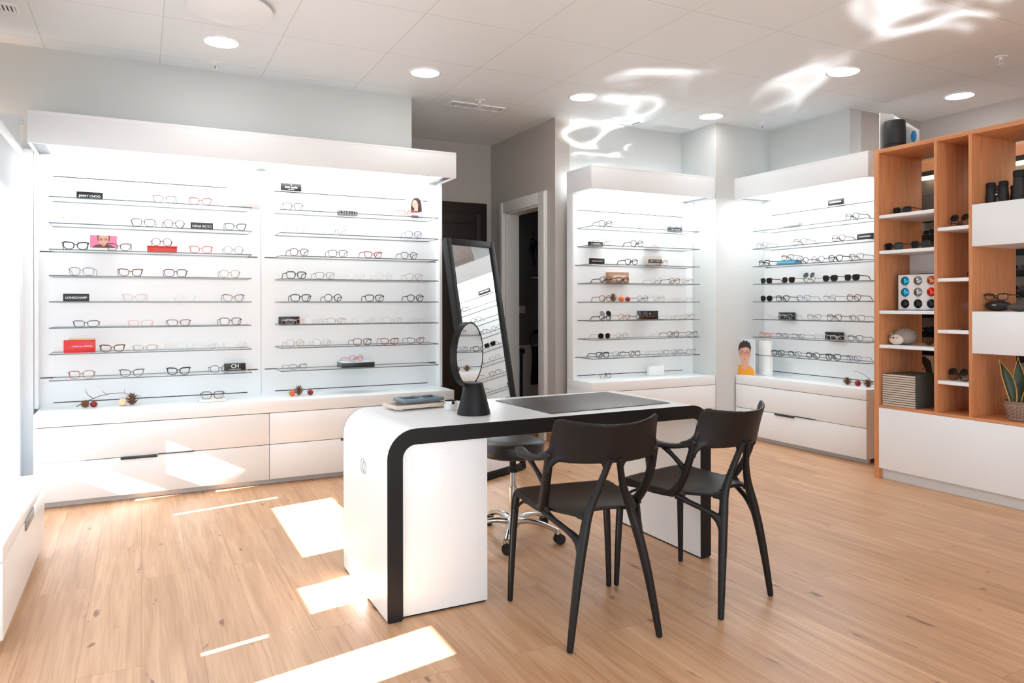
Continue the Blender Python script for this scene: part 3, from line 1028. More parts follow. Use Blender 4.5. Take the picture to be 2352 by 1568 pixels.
def marks(U, x, y, z, w, h, label, rz=0.0, m='plaque'):
    """plaque whose small lettering is an unreadable line of strokes"""
    o = plaque(U, x, y, z, w, h, M[m], [], label, rz=rz)
    b = MB()
    q = -w * 0.38
    rnd = random.Random(3)
    while q < w * 0.36:
        ww = rnd.uniform(0.004, 0.010)
        b.box(q, q + ww, -0.0098, -0.0088, h * 0.42 - rnd.uniform(0, 0.002), h * 0.62 + rnd.uniform(-0.003, 0.001))
        q += ww + 0.0016
    b.build('lettering', M['lettering'], o)
    return o
marks(U3, 0.844, -0.05, slz(0) + 0.004, 0.150, 0.05, 'black plaque standing in the top slot of the right display')
marks(U3, 1.209, -0.165, slz(2) + SH, 0.140, 0.047, 'black plaque at right end of shelf two, right display')

# white boxes and cases
o = MB().box(-0.105, 0.105, -0.06, 0.055, 0, 0.172, 0.001).build('white_box', M['paper'])
tag(o, 'large white box at right end of shelf one, left bay of long display', 'box')
place(o, U1, 1.237, -0.16, slz(1) + SH)
o = thing('red_eyewear_case', 'long red case with gold clasp and white lettering on shelf seven', 'box')
place(o, U1, 0.253, -0.155, slz(7) + SH)
bd = MB().box(-0.086, 0.086, -0.035, 0.035, 0, 0.08, 0.003).build('body', M['red'], o)
text_mesh('CAROLINA HERRERA', 0.02, M['lettering'], 'lettering', bd, (0.015, -0.0355, 0.04), (PI / 2, 0, 0), 0.0004, fit=0.115)
MB().box(-0.06, 0.085, -0.02, 0.02, 0.079, 0.087, 0.002).build('lid', M['gold'], o)
o = thing('coral_eyewear_case', 'flat coral red case under brown round glasses on shelf three', 'box')
place(o, U1, 0.725, -0.155, slz(3) + SH)
MB().box(-0.088, 0.088, -0.055, 0.055, 0, 0.034, 0.002).build('body', M['coralbox'], o)
MB().box(-0.09, 0.09, -0.058, 0.057, 0.034, 0.04, 0.001).build('lid', M['red'], o)
o = glasses('round', 'burgundy', 'burgundy round glasses standing on the flat coral red case', (0, 0, 0), 0, 'eyewear on the glass display shelves')
place(o, U1, 0.722, -0.20, slz(3) + SH + 0.041)

# printed portraits
def portrait_panel(parent, w, h, y, kind):
    """a printed head-and-shoulders picture: thin flat colour shapes on the card"""
    def ell(cx, cz, rx, rz, n=24, a0=0, a1=2 * PI):
        return [(cx + rx * math.cos(a0 + (a1 - a0) * i / n), cz + rz * math.sin(a0 + (a1 - a0) * i / n)) for i in range(n if abs(a1 - a0 - 2 * PI) < 1e-6 else n + 1)]
    b = MB()
    L = 0.00025
    def add(poly, layer, mi):
        b.prism([(p[0] * w, p[1] * h) for p in poly], 'y', y - L * layer - L, y - L * layer, mi)
    if kind == 'man':
        mats = [M['paleblue'], M['skin'], M['hair'], M['shirt'], M['eye'], M['lips']]
        add([(-.5, 0), (.5, 0), (.5, 1), (-.5, 1)], 0, 0)
        add([(-.5, 0), (.5, 0), (.5, .12), (.36, .22), (.2, .28), (-.2, .28), (-.4, .24), (-.5, .18)], 1, 3)
        add([(-.17, .2), (-.1, .15), (.08, .15), (.2, .26), (.2, .42), (-.2, .42)], 2, 1)
        add(ell(0.02, .78, .31, .15), 2, 2)
        for s_ in (-1, 1):
            add(ell(.01 + s_ * .265, .57, .035, .05), 2, 1)
        add([(-.255, .62), (-.25, .5), (-.2, .41), (-.11, .35), (0, .325), (.12, .345), (.21, .41), (.265, .5), (.275, .62), (.24, .78), (-.22, .78)], 3, 1)
        add([(-.28, .63), (-.30, .76), (-.24, .86), (-.2, .93), (-.12, .925), (-.04, .985), (.04, .945), (.12, .975), (.18, .93), (.27, .91), (.31, .8), (.3, .62), (.27, .66), (.24, .745), (.13, .79), (-.04, .77), (-.2, .745), (-.25, .68)], 4, 2)
        def sq(cx, cz, a, b_, n=20):
            return [(cx + a * math.copysign(abs(math.cos(2 * PI * i_ / n)) ** .6, math.cos(2 * PI * i_ / n)), cz + b_ * math.copysign(abs(math.sin(2 * PI * i_ / n)) ** .6, math.sin(2 * PI * i_ / n))) for i_ in range(n)]
        for e_ in (-.125, .145):
            add(sq(e_, .598, .115, .05), 4, 4)
            add(sq(e_, .594, .103, .041), 5, 1)
            add(ell(e_, .603, .036, .011), 6, 2)
            add([(e_ - .085, .662), (e_, .676), (e_ + .085, .662), (e_ + .08, .672), (e_, .688), (e_ - .08, .672)], 4, 2)
        add([(-.012, .612), (.034, .612), (.034, .62), (-.012, .62)], 5, 4)
        add([(-.02, .492), (.01, .484), (.045, .492), (.03, .498), (-.005, .498)], 4, 5)
        add([(-.07, .425), (.01, .434), (.09, .425), (.01, .413)], 4, 5)
    elif kind == 'woman':
        mats = [M['cream'], M['skin'], M['hair'], M['pink'], M['eye'], M['lips']]
        add([(-.5, 0), (.5, 0), (.5, 1), (-.5, 1)], 0, 0)
        add([(-.25, .0), (-.28, .3), (-.22, .72), (-.05, .95), (.2, .98), (.4, .84), (.46, .5), (.48, .12), (.3, .06)], 1, 2)
        add([(-.5, 0), (-.1, 0), (.0, .12), (.2, .1), (.4, 0), (.5, 0), (.5, -.0), (-.5, -.0)], 2, 3)
        add([(-.06, .06), (.2, .05), (.22, .4), (-.04, .35)], 2, 1)
        add(ell(.02, .56, .21, .27), 3, 1)
        add([(.02, .84), (.2, .86), (.3, .7), (.26, .5), (.2, .62), (.12, .76)], 4, 2)
        for s in (-.1, .11):
            add(ell(s, .6, .085, .05), 4, 5)
            add(ell(s, .6, .072, .04), 5, 1)
            add(ell(s, .6, .026, .018), 6, 4)
        add(ell(-.01, .41, .06, .018), 4, 5)
        add([(-.02, .57), (.02, .57), (.01, .49), (-.05, .48)], 4, 5)
    else:
        mats = [M['pink'], M['skin'], M['hairbrown'], M['lips'], M['eye'], M['lips']]
        add([(-.5, 0), (.5, 0), (.5, 1), (-.5, 1)], 0, 0)
        add([(-.44, 0), (-.3, .22), (-.1, .3), (.1, .3), (.3, .22), (.46, 0)], 1, 2)
        add(ell(0.0, .85, .24, .32, 24, PI * 0.0, PI * 2)[12:] + [(.24, 1.0), (-.24, 1.0)] if False else [(-.22, .55), (-.24, 1.0), (.24, 1.0), (.22, .55)], 2, 2)
        add([(-.19, .6), (-.19, .9), (-.12, 1.0), (.12, 1.0), (.19, .9), (.19, .6), (.12, .3), (0, .12), (-.12, .3)], 3, 1)
        for s in (-.1, .1):
            add(ell(s, .66, .085, .12), 4, 4)
            add(ell(s, .65, .07, .095), 5, 1)
            add(ell(s, .66, .025, .05), 6, 4)
        add(ell(0, .3, .05, .04), 4, 3)
    return b.build('printed_portrait', mats, parent, 10)

o = thing('photo_card', 'pink photo card of a face with glasses on shelf three, left bay', 'photo card')
place(o, U1, 0.382, -0.06, slz(3) + SH)
MB().box(-0.078, 0.078, -0.002, 0.035, 0, 0.108, 0.001).build('card_stand', M['paper'], o)
pp = portrait_panel(o, 0.154, 0.08, -0.0022, 'pink')
pp.location.z = 0.027
o = thing('photo_card', 'photo card of a dark-haired woman with glasses on shelf one, right bay', 'photo card')
place(o, U1, 2.515, -0.10, slz(1) + SH)
MB().box(-0.072, 0.062, -0.002, 0.004, 0, 0.172, 0.001).build('card', M['paper'], o)
pp = portrait_panel(o, 0.118, 0.122, -0.0022, 'woman')
pp.location = (-0.002, 0, 0.046)
cap = MB().box(-0.03, 0.026, -0.003, -0.002, 0.006, 0.026).build('caption_label', M['plaque'], o)
b = MB()
for i in range(6):
    b.box(-0.024 + i * 0.008, -0.0185 + i * 0.008, -0.0036, -0.003, 0.013, 0.019)
b.build('lettering', M['lettering'], cap)
# large portrait standing on the counter of the right display
o = thing('photo_card', 'large portrait card of a man in an orange shirt on right display counter', 'photo card')
place(o, U3, 0.065, -0.315, 0.571, math.radians(13))
MB().box(-0.105, 0.105, -0.002, 0.006, 0, 0.328, 0.001).build('card', M['paper'], o)
portrait_panel(o, 0.208, 0.326, -0.0022, 'man')
o = MB().box(-0.075, 0.075, -0.002, 0.03, 0, 0.315, 0.001).build('blank_display_card', M['paper'])
tag(o, 'tall blank white card right of the orange-shirt portrait', 'display card')
place(o, U3, 0.195, -0.20, 0.571, math.radians(-6))

# small boxes with glasses on or before them
o = thing('patterned_eyewear_case', 'small black case with white pattern on shelf one, right bay', 'box')
place(o, U1, 1.99, -0.06, slz(1) + SH)
bd = MB().box(-0.074, 0.074, -0.025, 0.025, 0, 0.034, 0.004).build('body', M['plaque'], o)
b = MB()
for i in range(7):
    a = i * 0.02 - 0.062
    b.tube([(a, -0.0256, 0.006), (a + 0.006, -0.0256, 0.018), (a + 0.0, -0.0256, 0.028)], 0.0014, 5)
b.build('pattern', M['lettering'], bd)
o = thing('dark_presentation_box', 'dark green flat box with pale top on shelf eight, right bay', 'box')
place(o, U1, 2.03, -0.145, slz(8) + SH)
bd = MB().box(-0.12, 0.12, -0.085, 0.085, 0, 0.036, 0.001).build('body', M['greenbox'], o)
MB().box(-0.118, 0.118, -0.083, 0.083, 0.036, 0.038).build('lid_print', M['paleblue'], o)
o = glasses('round', 'coral', 'coral red thin glasses standing on the dark green flat box', (0, 0, 0), 0, 'eyewear on the glass display shelves')
place(o, U1, 2.03, -0.17, slz(8) + SH + 0.0385, 0.3)
o = glasses('rect', 'grey', 'grey thin glasses lying alone left on shelf eight, right bay', (0, 0, 0), 0, 'eyewear on the glass display shelves')
place(o, U1, 1.60, -0.20, slz(8) + SH, 0.25)
o = glasses('rect', 'pink', 'pink glasses overlapping the black plaque on shelf six, right bay', (0, 0, 0), 0, 'eyewear on the glass display shelves')
place(o, U1, 1.575, -0.222, slz(6) + SH, 0.05)
# right display: white tube case, teal case, two black boxes
o = thing('white_glasses_case', 'white rounded glasses case on shelf one, right display', 'glasses case')
place(o, U3, 0.48, -0.16, slz(1) + SH + 0.0)
MB().tube([(-0.09, 0, 0.027), (-0.08, 0, 0.027), (0.08, 0, 0.027), (0.09, 0, 0.027)], [0.022, 0.027, 0.027, 0.022], 20).build('case_body', M['paper'], o)
MB().lathe([(0.0, 0), (0.02, 0), (0.02, 0.002), (0, 0.002)], 20).build('end_cap', M['alu'], o).matrix_local = Matrix.Translation((0.0915, 0, 0.027)) @ Matrix.Rotation(PI / 2, 4, 'Y')
o = glasses('panto', 'steel', 'pale steel glasses perched on the white rounded case', (0, 0, 0), 0, 'eyewear on the glass display shelves')
place(o, U3, 0.50, -0.175, slz(1) + SH + 0.0545, 0.1)
o = thing('teal_glasses_case', 'teal folded glasses case under brown glasses on shelf three, right display', 'glasses case')
place(o, U3, 0.445, -0.16, slz(3) + SH)
MB().prism([(-0.05, 0), (0.05, 0), (0.05, 0.012), (0.03, 0.036), (-0.03, 0.036), (-0.05, 0.012)], 'x', -0.1, 0.1).build('case_body', M['teal'], o)
MB().box(-0.1, 0.1, -0.033, 0.005, 0.0362, 0.0385).build('flap', M['teal'], o)
o = glasses('square', 'tort', 'tortoiseshell square glasses standing on the teal case', (0, 0, 0), 0, 'eyewear on the glass display shelves')
place(o, U3, 0.45, -0.19, slz(3) + SH + 0.039)
for x, k, lab in ((0.30, 6, 'black box behind clear glasses at left end of shelf six, right display'), (0.81, 7, 'black box behind clear glasses on shelf seven, right display')):
    o = MB().box(-0.08, 0.08, -0.02, 0.02, 0, 0.062, 0.002).build('black_eyewear_box', M['plaque'])
    tag(o, lab, 'box')
    place(o, U3, x, -0.03, slz(k) + SH)

# counters: twigs, cones, apples, candle, block, booklet
def pine_cone(label, U, x, y, z, r=0.03, h=0.06, tilt=0.0):
    o = thing('pine_cone', label, 'pine cone', group='pine cones')
    place(o, U, x, y, z)
    b = MB()
    n = 44
    b.lathe([(0.0, 0.0), (r * 0.35, h * 0.05), (r * 0.45, h * 0.4), (r * 0.2, h * 0.85), (0, h * 0.95)], 10)
    for i in range(n):
        f = i / (n - 1)
        zz = h * (0.08 + 0.85 * f)
        rad = r * (math.sin(PI * (0.22 + 0.72 * f)) ** 0.8)
        a = i * 2.399963
        d = Vector((math.cos(a), math.sin(a), 0))
        base = d * rad * 0.25 + Vector((0, 0, zz))
        mid = d * rad * 0.75 + Vector((0, 0, zz + h * 0.03))
        tip = d * rad * 1.32 + Vector((0, 0, zz + h * 0.2))
        b.tube([base, mid, tip], [r * 0.07, r * 0.13, r * 0.03], 5, flat=(1.4, 0.45))
    c = b.build('cone', M['pine'], o)
    c.rotation_euler = (tilt, 0, 0)
    if tilt:
        c.location.z = r * 0.9 * math.sin(abs(tilt))
    return o

def apple(label, U, x, y, z, r, m, group='small decorative apples'):
    o = thing('apple', label, 'apple', group=group)
    place(o, U, x, y, z)
    prof = [(0, 0.12 * r)]
    for i in range(1, 14):
        a = PI * i / 14
        prof.append((r * math.sin(a) * (1 + 0.08 * math.cos(a)), r * (0.93 - 0.93 * math.cos(a))))
    prof.append((0.12 * r, 1.72 * r))
    prof.append((0, 1.6 * r))
    prof[1] = (prof[1][0], 0.0)
    MB().lathe(prof, 20).build('fruit', m, o, 80)
    MB().tube([(0, 0, 1.6 * r), (0.08 * r, 0, 1.85 * r), (0.2 * r, 0, 2.1 * r)], 0.05 * r, 5).build('stem', M['twig'], o)
    return o
CT = 0.5712
pine_cone('small pine cone at the left end of the long display counter', U1, 0.285, -0.17, CT, 0.022, 0.04, 1.2)
apple('dark red apple beside small pine cone under twig, long display counter', U1, 0.330, -0.17, CT, 0.0215, M['apple'])
pine_cone('large upright pine cone beside cream candle, long display counter', U1, 0.545, -0.15, CT, 0.034, 0.072)
o = thing('candle', 'cream round candle beside large pine cone, long display counter', 'candle')
place(o, U1, 0.492, -0.165, CT)
MB().lathe([(0, 0), (0.016, 0), (0.025, 0.012), (0.027, 0.024), (0.022, 0.038), (0.012, 0.044), (0, 0.045)], 20).build('wax', M['wax'], o, 80)
MB().tube([(0, 0, 0.044), (0.001, 0, 0.054)], 0.001, 5).build('wick', M['twig'], o)
def twig(name, label, U, x, y, z, paths):
    b = MB()
    for p, r in paths:
        b.tube(p, [r * (1 - 0.6 * i / (len(p) - 1)) for i in range(len(p))], 6)
    o = b.build(name, M['twig'])
    tag(o, label, 'twig')
    place(o, U, x, y, z)
    return o
twig('twig', 'dry forked twig over the apple and candle, long display counter', U1, 0.25, -0.12, CT, [
    ([(-0.02, 0, 0.004), (0.05, 0, 0.04), (0.11, 0, 0.064), (0.17, 0, 0.076), (0.24, 0, 0.078), (0.31, 0, 0.055), (0.35, 0, 0.05)], 0.0032),
    ([(0.075, 0, 0.05), (0.045, 0, 0.075), (0.035, 0, 0.098), (0.028, 0, 0.112)], 0.0024),
    ([(0.15, 0, 0.072), (0.13, 0, 0.09), (0.127, 0, 0.103)], 0.002),
    ([(0.255, 0, 0.076), (0.25, 0, 0.088), (0.253, 0, 0.1)], 0.0018),
    ([(0.04, 0, 0.035), (0.02, -0.01, 0.03), (0.0, -0.012, 0.028)], 0.0018)])
o = thing('display_block', 'pale lit block under brown glasses on long display counter', 'display block')
place(o, U1, 1.03, -0.21, CT)
MB().box(-0.085, 0.085, -0.045, 0.045, 0, 0.018, 0.003).build('block', M['glowblock'], o)
o = glasses('square', 'plum', 'brown square glasses on the pale block, long display counter', (0, 0, 0), 0, 'eyewear on the glass display shelves', scale=1.06)
place(o, U1, 1.03, -0.235, CT + 0.0185)
apple('orange apple beside pine cone, right bay of long display counter', U1, 1.562, -0.17, CT, 0.0225, M['orange'])
pine_cone('pine cone between orange and red apples, right bay counter', U1, 1.615, -0.14, CT, 0.03, 0.066)
apple('dark red apple right of pine cone, right bay counter', U1, 1.69, -0.17, CT, 0.021, M['apple'])
# middle display: cone and apples on shelf five
pine_cone('pine cone between glasses and orange apple on shelf five, middle display', U2, 0.345, -0.19, slz(5) + SH, 0.03, 0.066)
apple('orange apple on shelf five, middle display', U2, 0.432, -0.19, slz(5) + SH, 0.026, M['orange'])
apple('dark red apple on shelf five, middle display', U2, 0.50, -0.19, slz(5) + SH, 0.024, M['apple'])
o = thing('booklet', 'open white booklet lying on the middle display counter', 'booklet')
place(o, U2, 0.30, -0.24, CT)
MB().prism([(-0.1, 0.0), (-0.095, 0.012), (0.0, 0.003), (0.095, 0.012), (0.1, 0.0)], 'y', -0.06, 0.06).build('pages', M['paper'], o)
o = glasses('rect', 'tort', 'tortoiseshell glasses resting above the open white booklet', (0, 0, 0), 0, 'eyewear on the glass display shelves', scale=1.0)
place(o, U2, 0.33, -0.10, CT, 0.15)
o = MB().box(-0.085, 0.085, -0.003, 0.03, 0, 0.085, 0.001).build('blank_display_card', M['paper'])
tag(o, 'white blank card standing on the middle display counter', 'display card')
place(o, U2, 0.89, -0.1, CT)
pine_cone('left of two pine cones on the right display counter', U3, 1.07, -0.2, CT, 0.03, 0.055)
apple('dark red apple between two pine cones, right display counter', U3, 1.165, -0.2, CT, 0.024, M['apple'])
pine_cone('right of two pine cones, next to the bookcase edge', U3, 1.255, -0.2, CT, 0.032, 0.055)
twig('twig', 'dry twigs behind the pine cones on the right display counter', U3, 1.0, -0.14, CT, [
    ([(0.0, 0, 0.022), (0.06, 0, 0.014), (0.14, 0, 0.02), (0.22, 0, 0.022), (0.3, 0, 0.006)], 0.0022),
    ([(0.26, 0, 0.02), (0.22, 0, 0.06), (0.17, 0, 0.09), (0.12, 0, 0.105), (0.08, 0, 0.106)], 0.0022),
    ([(0.05, 0, 0.015), (0.02, 0, 0.035), (0.01, 0, 0.05)], 0.0015),
    ([(0.09, 0, 0.017), (0.05, 0, 0.02), (-0.03, 0, 0.006)], 0.0014)])

# ------------------------------------------------------------------ desk
def c_outline(x0, x1, zt, r, t, n=10):
    """outer and inner path of a waterfall desk seen from the front"""
    out = [(x0, 0.0)]
    for i in range(n + 1):
        a = PI - (PI / 2) * i / n
        out.append((x0 + r + r * math.cos(a), zt - r + r * math.sin(a)))
    for i in range(n + 1):
        a = PI / 2 - (PI / 2) * i / n
        out.append((x1 - r + r * math.cos(a), zt - r + r * math.sin(a)))
    out.append((x1, 0.0))
    ri = r - t
    inn = [(x0 + t, 0.0)]
    for i in range(n + 1):
        a = PI - (PI / 2) * i / n
        inn.append((x0 + r + ri * math.cos(a), zt - r + ri * math.sin(a)))
    for i in range(n + 1):
        a = PI / 2 - (PI / 2) * i / n
        inn.append((x1 - r + ri * math.cos(a), zt - r + ri * math.sin(a)))
    inn.append((x1 - t, 0.0))
    return out, inn

desk = thing('consultation_desk', 'white waterfall desk with rounded corners and black edging mid-room', 'desk')
out, inn = c_outline(0.836, 2.449, 0.74, 0.115, 0.062)
YF, YB = 2.68, 3.36
def shell(y0, y1, o_, i_, name, m, z0):
    b = MB()
    bm = b.bm
    o_ = [(p[0], max(p[1], z0)) for p in o_]
    i_ = [(p[0], max(p[1], z0)) for p in i_]
    rows = []
    for p, q in zip(o_, i_):
        rows.append([bm.verts.new((p[0], y0, p[1])), bm.verts.new((p[0], y1, p[1])), bm.verts.new((q[0], y1, q[1])), bm.verts.new((q[0], y0, q[1]))])
    fs = []
    for A, B in zip(rows, rows[1:]):
        for j in range(4):
            fs.append(bm.faces.new((A[j], A[(j + 1) % 4], B[(j + 1) % 4], B[j])))
    fs.append(bm.faces.new(rows[0]))
    fs.append(bm.faces.new(list(reversed(rows[-1]))))
    b._mark(fs, 0)
    return b.build(name, m, desk)
body = shell(YF + 0.004, YB - 0.004, out, inn, 'desk_shell', M['white'], 0.008)
shell(YF, YF + 0.004, out, inn, 'front_edging', M['deskband'], 0.008)
shell(YB - 0.004, YB, out, inn, 'rear_edging', M['deskband'], 0.008)
b = MB()
b.box(0.842, 0.895, YF + 0.004, YB - 0.004, 0.0, 0.0085)
b.box(2.39, 2.443, YF + 0.004, YB - 0.004, 0.0, 0.0085)
b.box(0.9, 1.26, YF + 0.03, YB - 0.02, 0.0, 0.0085)
b.build('foot_strip', M['rubber'], desk)
ped = MB().box(0.899, 1.267, YF + 0.022, YB - 0.014, 0.0085, 0.677, 0.001).build('pedestal', M['white'], desk)
MB().box(0.94, 1.23, YF + 0.0195, YF + 0.023, 0.06, 0.63, 0.001).build('pedestal_panel', M['white'], ped)
# two linked ovals on the left face
b = MB()
for cy, cz, ry, rz in ((3.026, 0.541, 0.026, 0.030), (3.0, 0.537, 0.024, 0.026)):
    b.tube([(0.8355, cy + ry * math.cos(2 * PI * i / 28), cz + rz * math.sin(2 * PI * i / 28)) for i in range(28)], 0.0011, 5, closed=True)
b.build('logo', M['alu'], desk)
# on the desk
o = MB().box(-0.345, 0.345, -0.255, 0.255, 0, 0.003, 0.001).build('desk_mat', M['deskmat'])
tag(o, 'dark grey rectangular mat lying on the white desk', 'desk mat')
o.location = (1.935, 3.03, 0.7405)
o.rotation_euler = (0, 0, math.radians(3))
o = thing('beige_tray', 'beige glasses tray underneath the blue-grey tray on the desk', 'tray', (1.145, 3.23, 0.7405), math.radians(7), 'spectacle trays')
b = MB()
b.box(-0.135, 0.135, -0.075, 0.075, 0.007, 0.012, 0.002)
for x0, x1, y0, y1 in ((-0.135, 0.135, -0.075, -0.066), (-0.135, 0.135, 0.066, 0.075), (-0.135, -0.126, -0.066, 0.066), (0.126, 0.135, -0.066, 0.066)):
    b.box(x0, x1, y0, y1, 0.011, 0.024, 0.002)
b.build('tray_body', M['beigetray'], o)
for sx in (-0.1, 0.1):
    for sy in (-0.05, 0.05):
        MB().lathe([(0, 0), (0.006, 0), (0.008, 0.008), (0, 0.008)], 10, (sx, sy, 0)).build('foot', M['beigetray'], o)
o = thing('grey_tray', 'blue-grey two-compartment glasses tray stacked on the beige tray', 'tray', (1.165, 3.245, 0.7648), math.radians(7), 'spectacle trays')
b = MB()
b.box(-0.105, 0.105, -0.058, 0.058, 0.006, 0.010, 0.001)
for x0, x1, y0, y1 in ((-0.105, 0.105, -0.058, -0.046), (-0.105, 0.105, 0.046, 0.058), (-0.105, -0.091, -0.046, 0.046), (0.091, 0.105, -0.046, 0.046), (-0.011, 0.011, -0.046, 0.046)):
    b.box(x0, x1, y0, y1, 0.010, 0.022, 0.002)
b.build('tray_body', M['greytray'], o)
for sx in (-0.085, 0.085):
    for sy in (-0.044, 0.044):
        MB().lathe([(0, 0), (0.005, 0), (0.007, 0.007), (0, 0.007)], 10, (sx, sy, 0)).build('foot', M['greytray'], o)
MB().box(-0.018, 0.018, -0.012, 0.03, 0.022, 0.028, 0.002).build('nose_rest', M['greytray'], o)
o = thing('candle_jar', 'small white jar with silver lid left of the round mirror', 'jar', (1.262, 3.085, 0.7405))
MB().lathe([(0, 0), (0.03, 0), (0.031, 0.003), (0.031, 0.03), (0, 0.03)], 28).build('jar_body', M['frost'], o)
MB().lathe([(0, 0.03), (0.0325, 0.03), (0.0325, 0.041), (0.031, 0.0425), (0, 0.0425)], 28).build('lid', M['chrome'], o)
tm = thing('table_mirror', 'black round tabletop mirror on a cone base on the desk', 'mirror', (1.304, 2.92, 0.7405))
MB().lathe([(0, 0), (0.072, 0), (0.0735, 0.002), (0.0735, 0.005), (0.0405, 0.136), (0.039, 0.138), (0, 0.138)], 48).build('base', M['black'], tm)
nv = Vector((0.658, -0.753, 0))
tv = Vector((0.753, 0.658, 0))
cc = Vector((-0.022, 0.004, 0.264))
R = 0.137
ring = MB()
ring_pts = [cc + tv * (R * math.cos(2 * PI * i / 64)) + Vector((0, 0, 1)) * (R * math.sin(2 * PI * i / 64)) for i in range(64)]
bmr = ring.bm
prev = []
for p in ring_pts:
    d = (p - cc).normalized()
    prev.append([bmr.verts.new(p + d * 0.003 + nv * 0.008), bmr.verts.new(p + d * 0.003 - nv * 0.022), bmr.verts.new(p - d * 0.003 - nv * 0.022), bmr.verts.new(p - d * 0.003 + nv * 0.008)])
fs = []
for i in range(64):
    A, B = prev[i], prev[(i + 1) % 64]
    for j in range(4):
        fs.append(bmr.faces.new((A[j], A[(j + 1) % 4], B[(j + 1) % 4], B[j])))
ring._mark(fs, 0)
ring.build('ring_frame', M['black'], tm, 50)
g = MB()
A = [g.bm.verts.new(p - (p - cc).normalized() * 0.0028 + nv * 0.007) for p in ring_pts]
B = [g.bm.verts.new(p - (p - cc).normalized() * 0.0035 - nv * 0.006) for p in ring_pts]
fs = [g.bm.faces.new(A), g.bm.faces.new(list(reversed(B)))]
for i in range(64):
    fs.append(g.bm.faces.new((A[i], B[i], B[(i + 1) % 64], A[(i + 1) % 64])))
for f in fs:
    f.material_index = 0
g.build('mirror_glass', M['mirror'], tm, 20)

# ------------------------------------------------------------------ chairs
def remeshed(mb, name, m, voxel=0.0035, smooth=6):
    me = mb.mesh('tmp', m, 180)
    o = bpy.data.objects.new('tmp', me)
    COL.objects.link(o)
    r = o.modifiers.new('r', 'REMESH')
    r.mode = 'VOXEL'
    r.voxel_size = voxel
    s = o.modifiers.new('s', 'SMOOTH')
    s.factor = 0.5
    s.iterations = smooth
    dg = bpy.context.evaluated_depsgraph_get()
    out_ = bpy.data.meshes.new_from_object(o.evaluated_get(dg))
    bpy.data.objects.remove(o)
    out_.name = name
    if not out_.materials:
        out_.materials.append(m)
    for p in out_.polygons:
        p.use_smooth = True
    return out_

def bez(pts, rs, sub=6):
    """Catmull-Rom through points with radii"""
    P = [Vector(p) for p in pts]
    op, orr = [], []
    for i in range(len(P) - 1):
        p0 = P[i - 1] if i else P[0] * 2 - P[1]
        p1, p2 = P[i], P[i + 1]
        p3 = P[i + 2] if i + 2 < len(P) else P[-1] * 2 - P[-2]
        for k in range(sub):
            t = k / sub
            q = 0.5 * ((2 * p1) + (p2 - p0) * t + (2 * p0 - 5 * p1 + 4 * p2 - p3) * t * t + (3 * p1 - p0 - 3 * p2 + p3) * t ** 3)
            op.append(q)
            orr.append(rs[i] * (1 - t) + rs[i + 1] * t)
    op.append(P[-1])
    orr.append(rs[-1])
    return op, orr

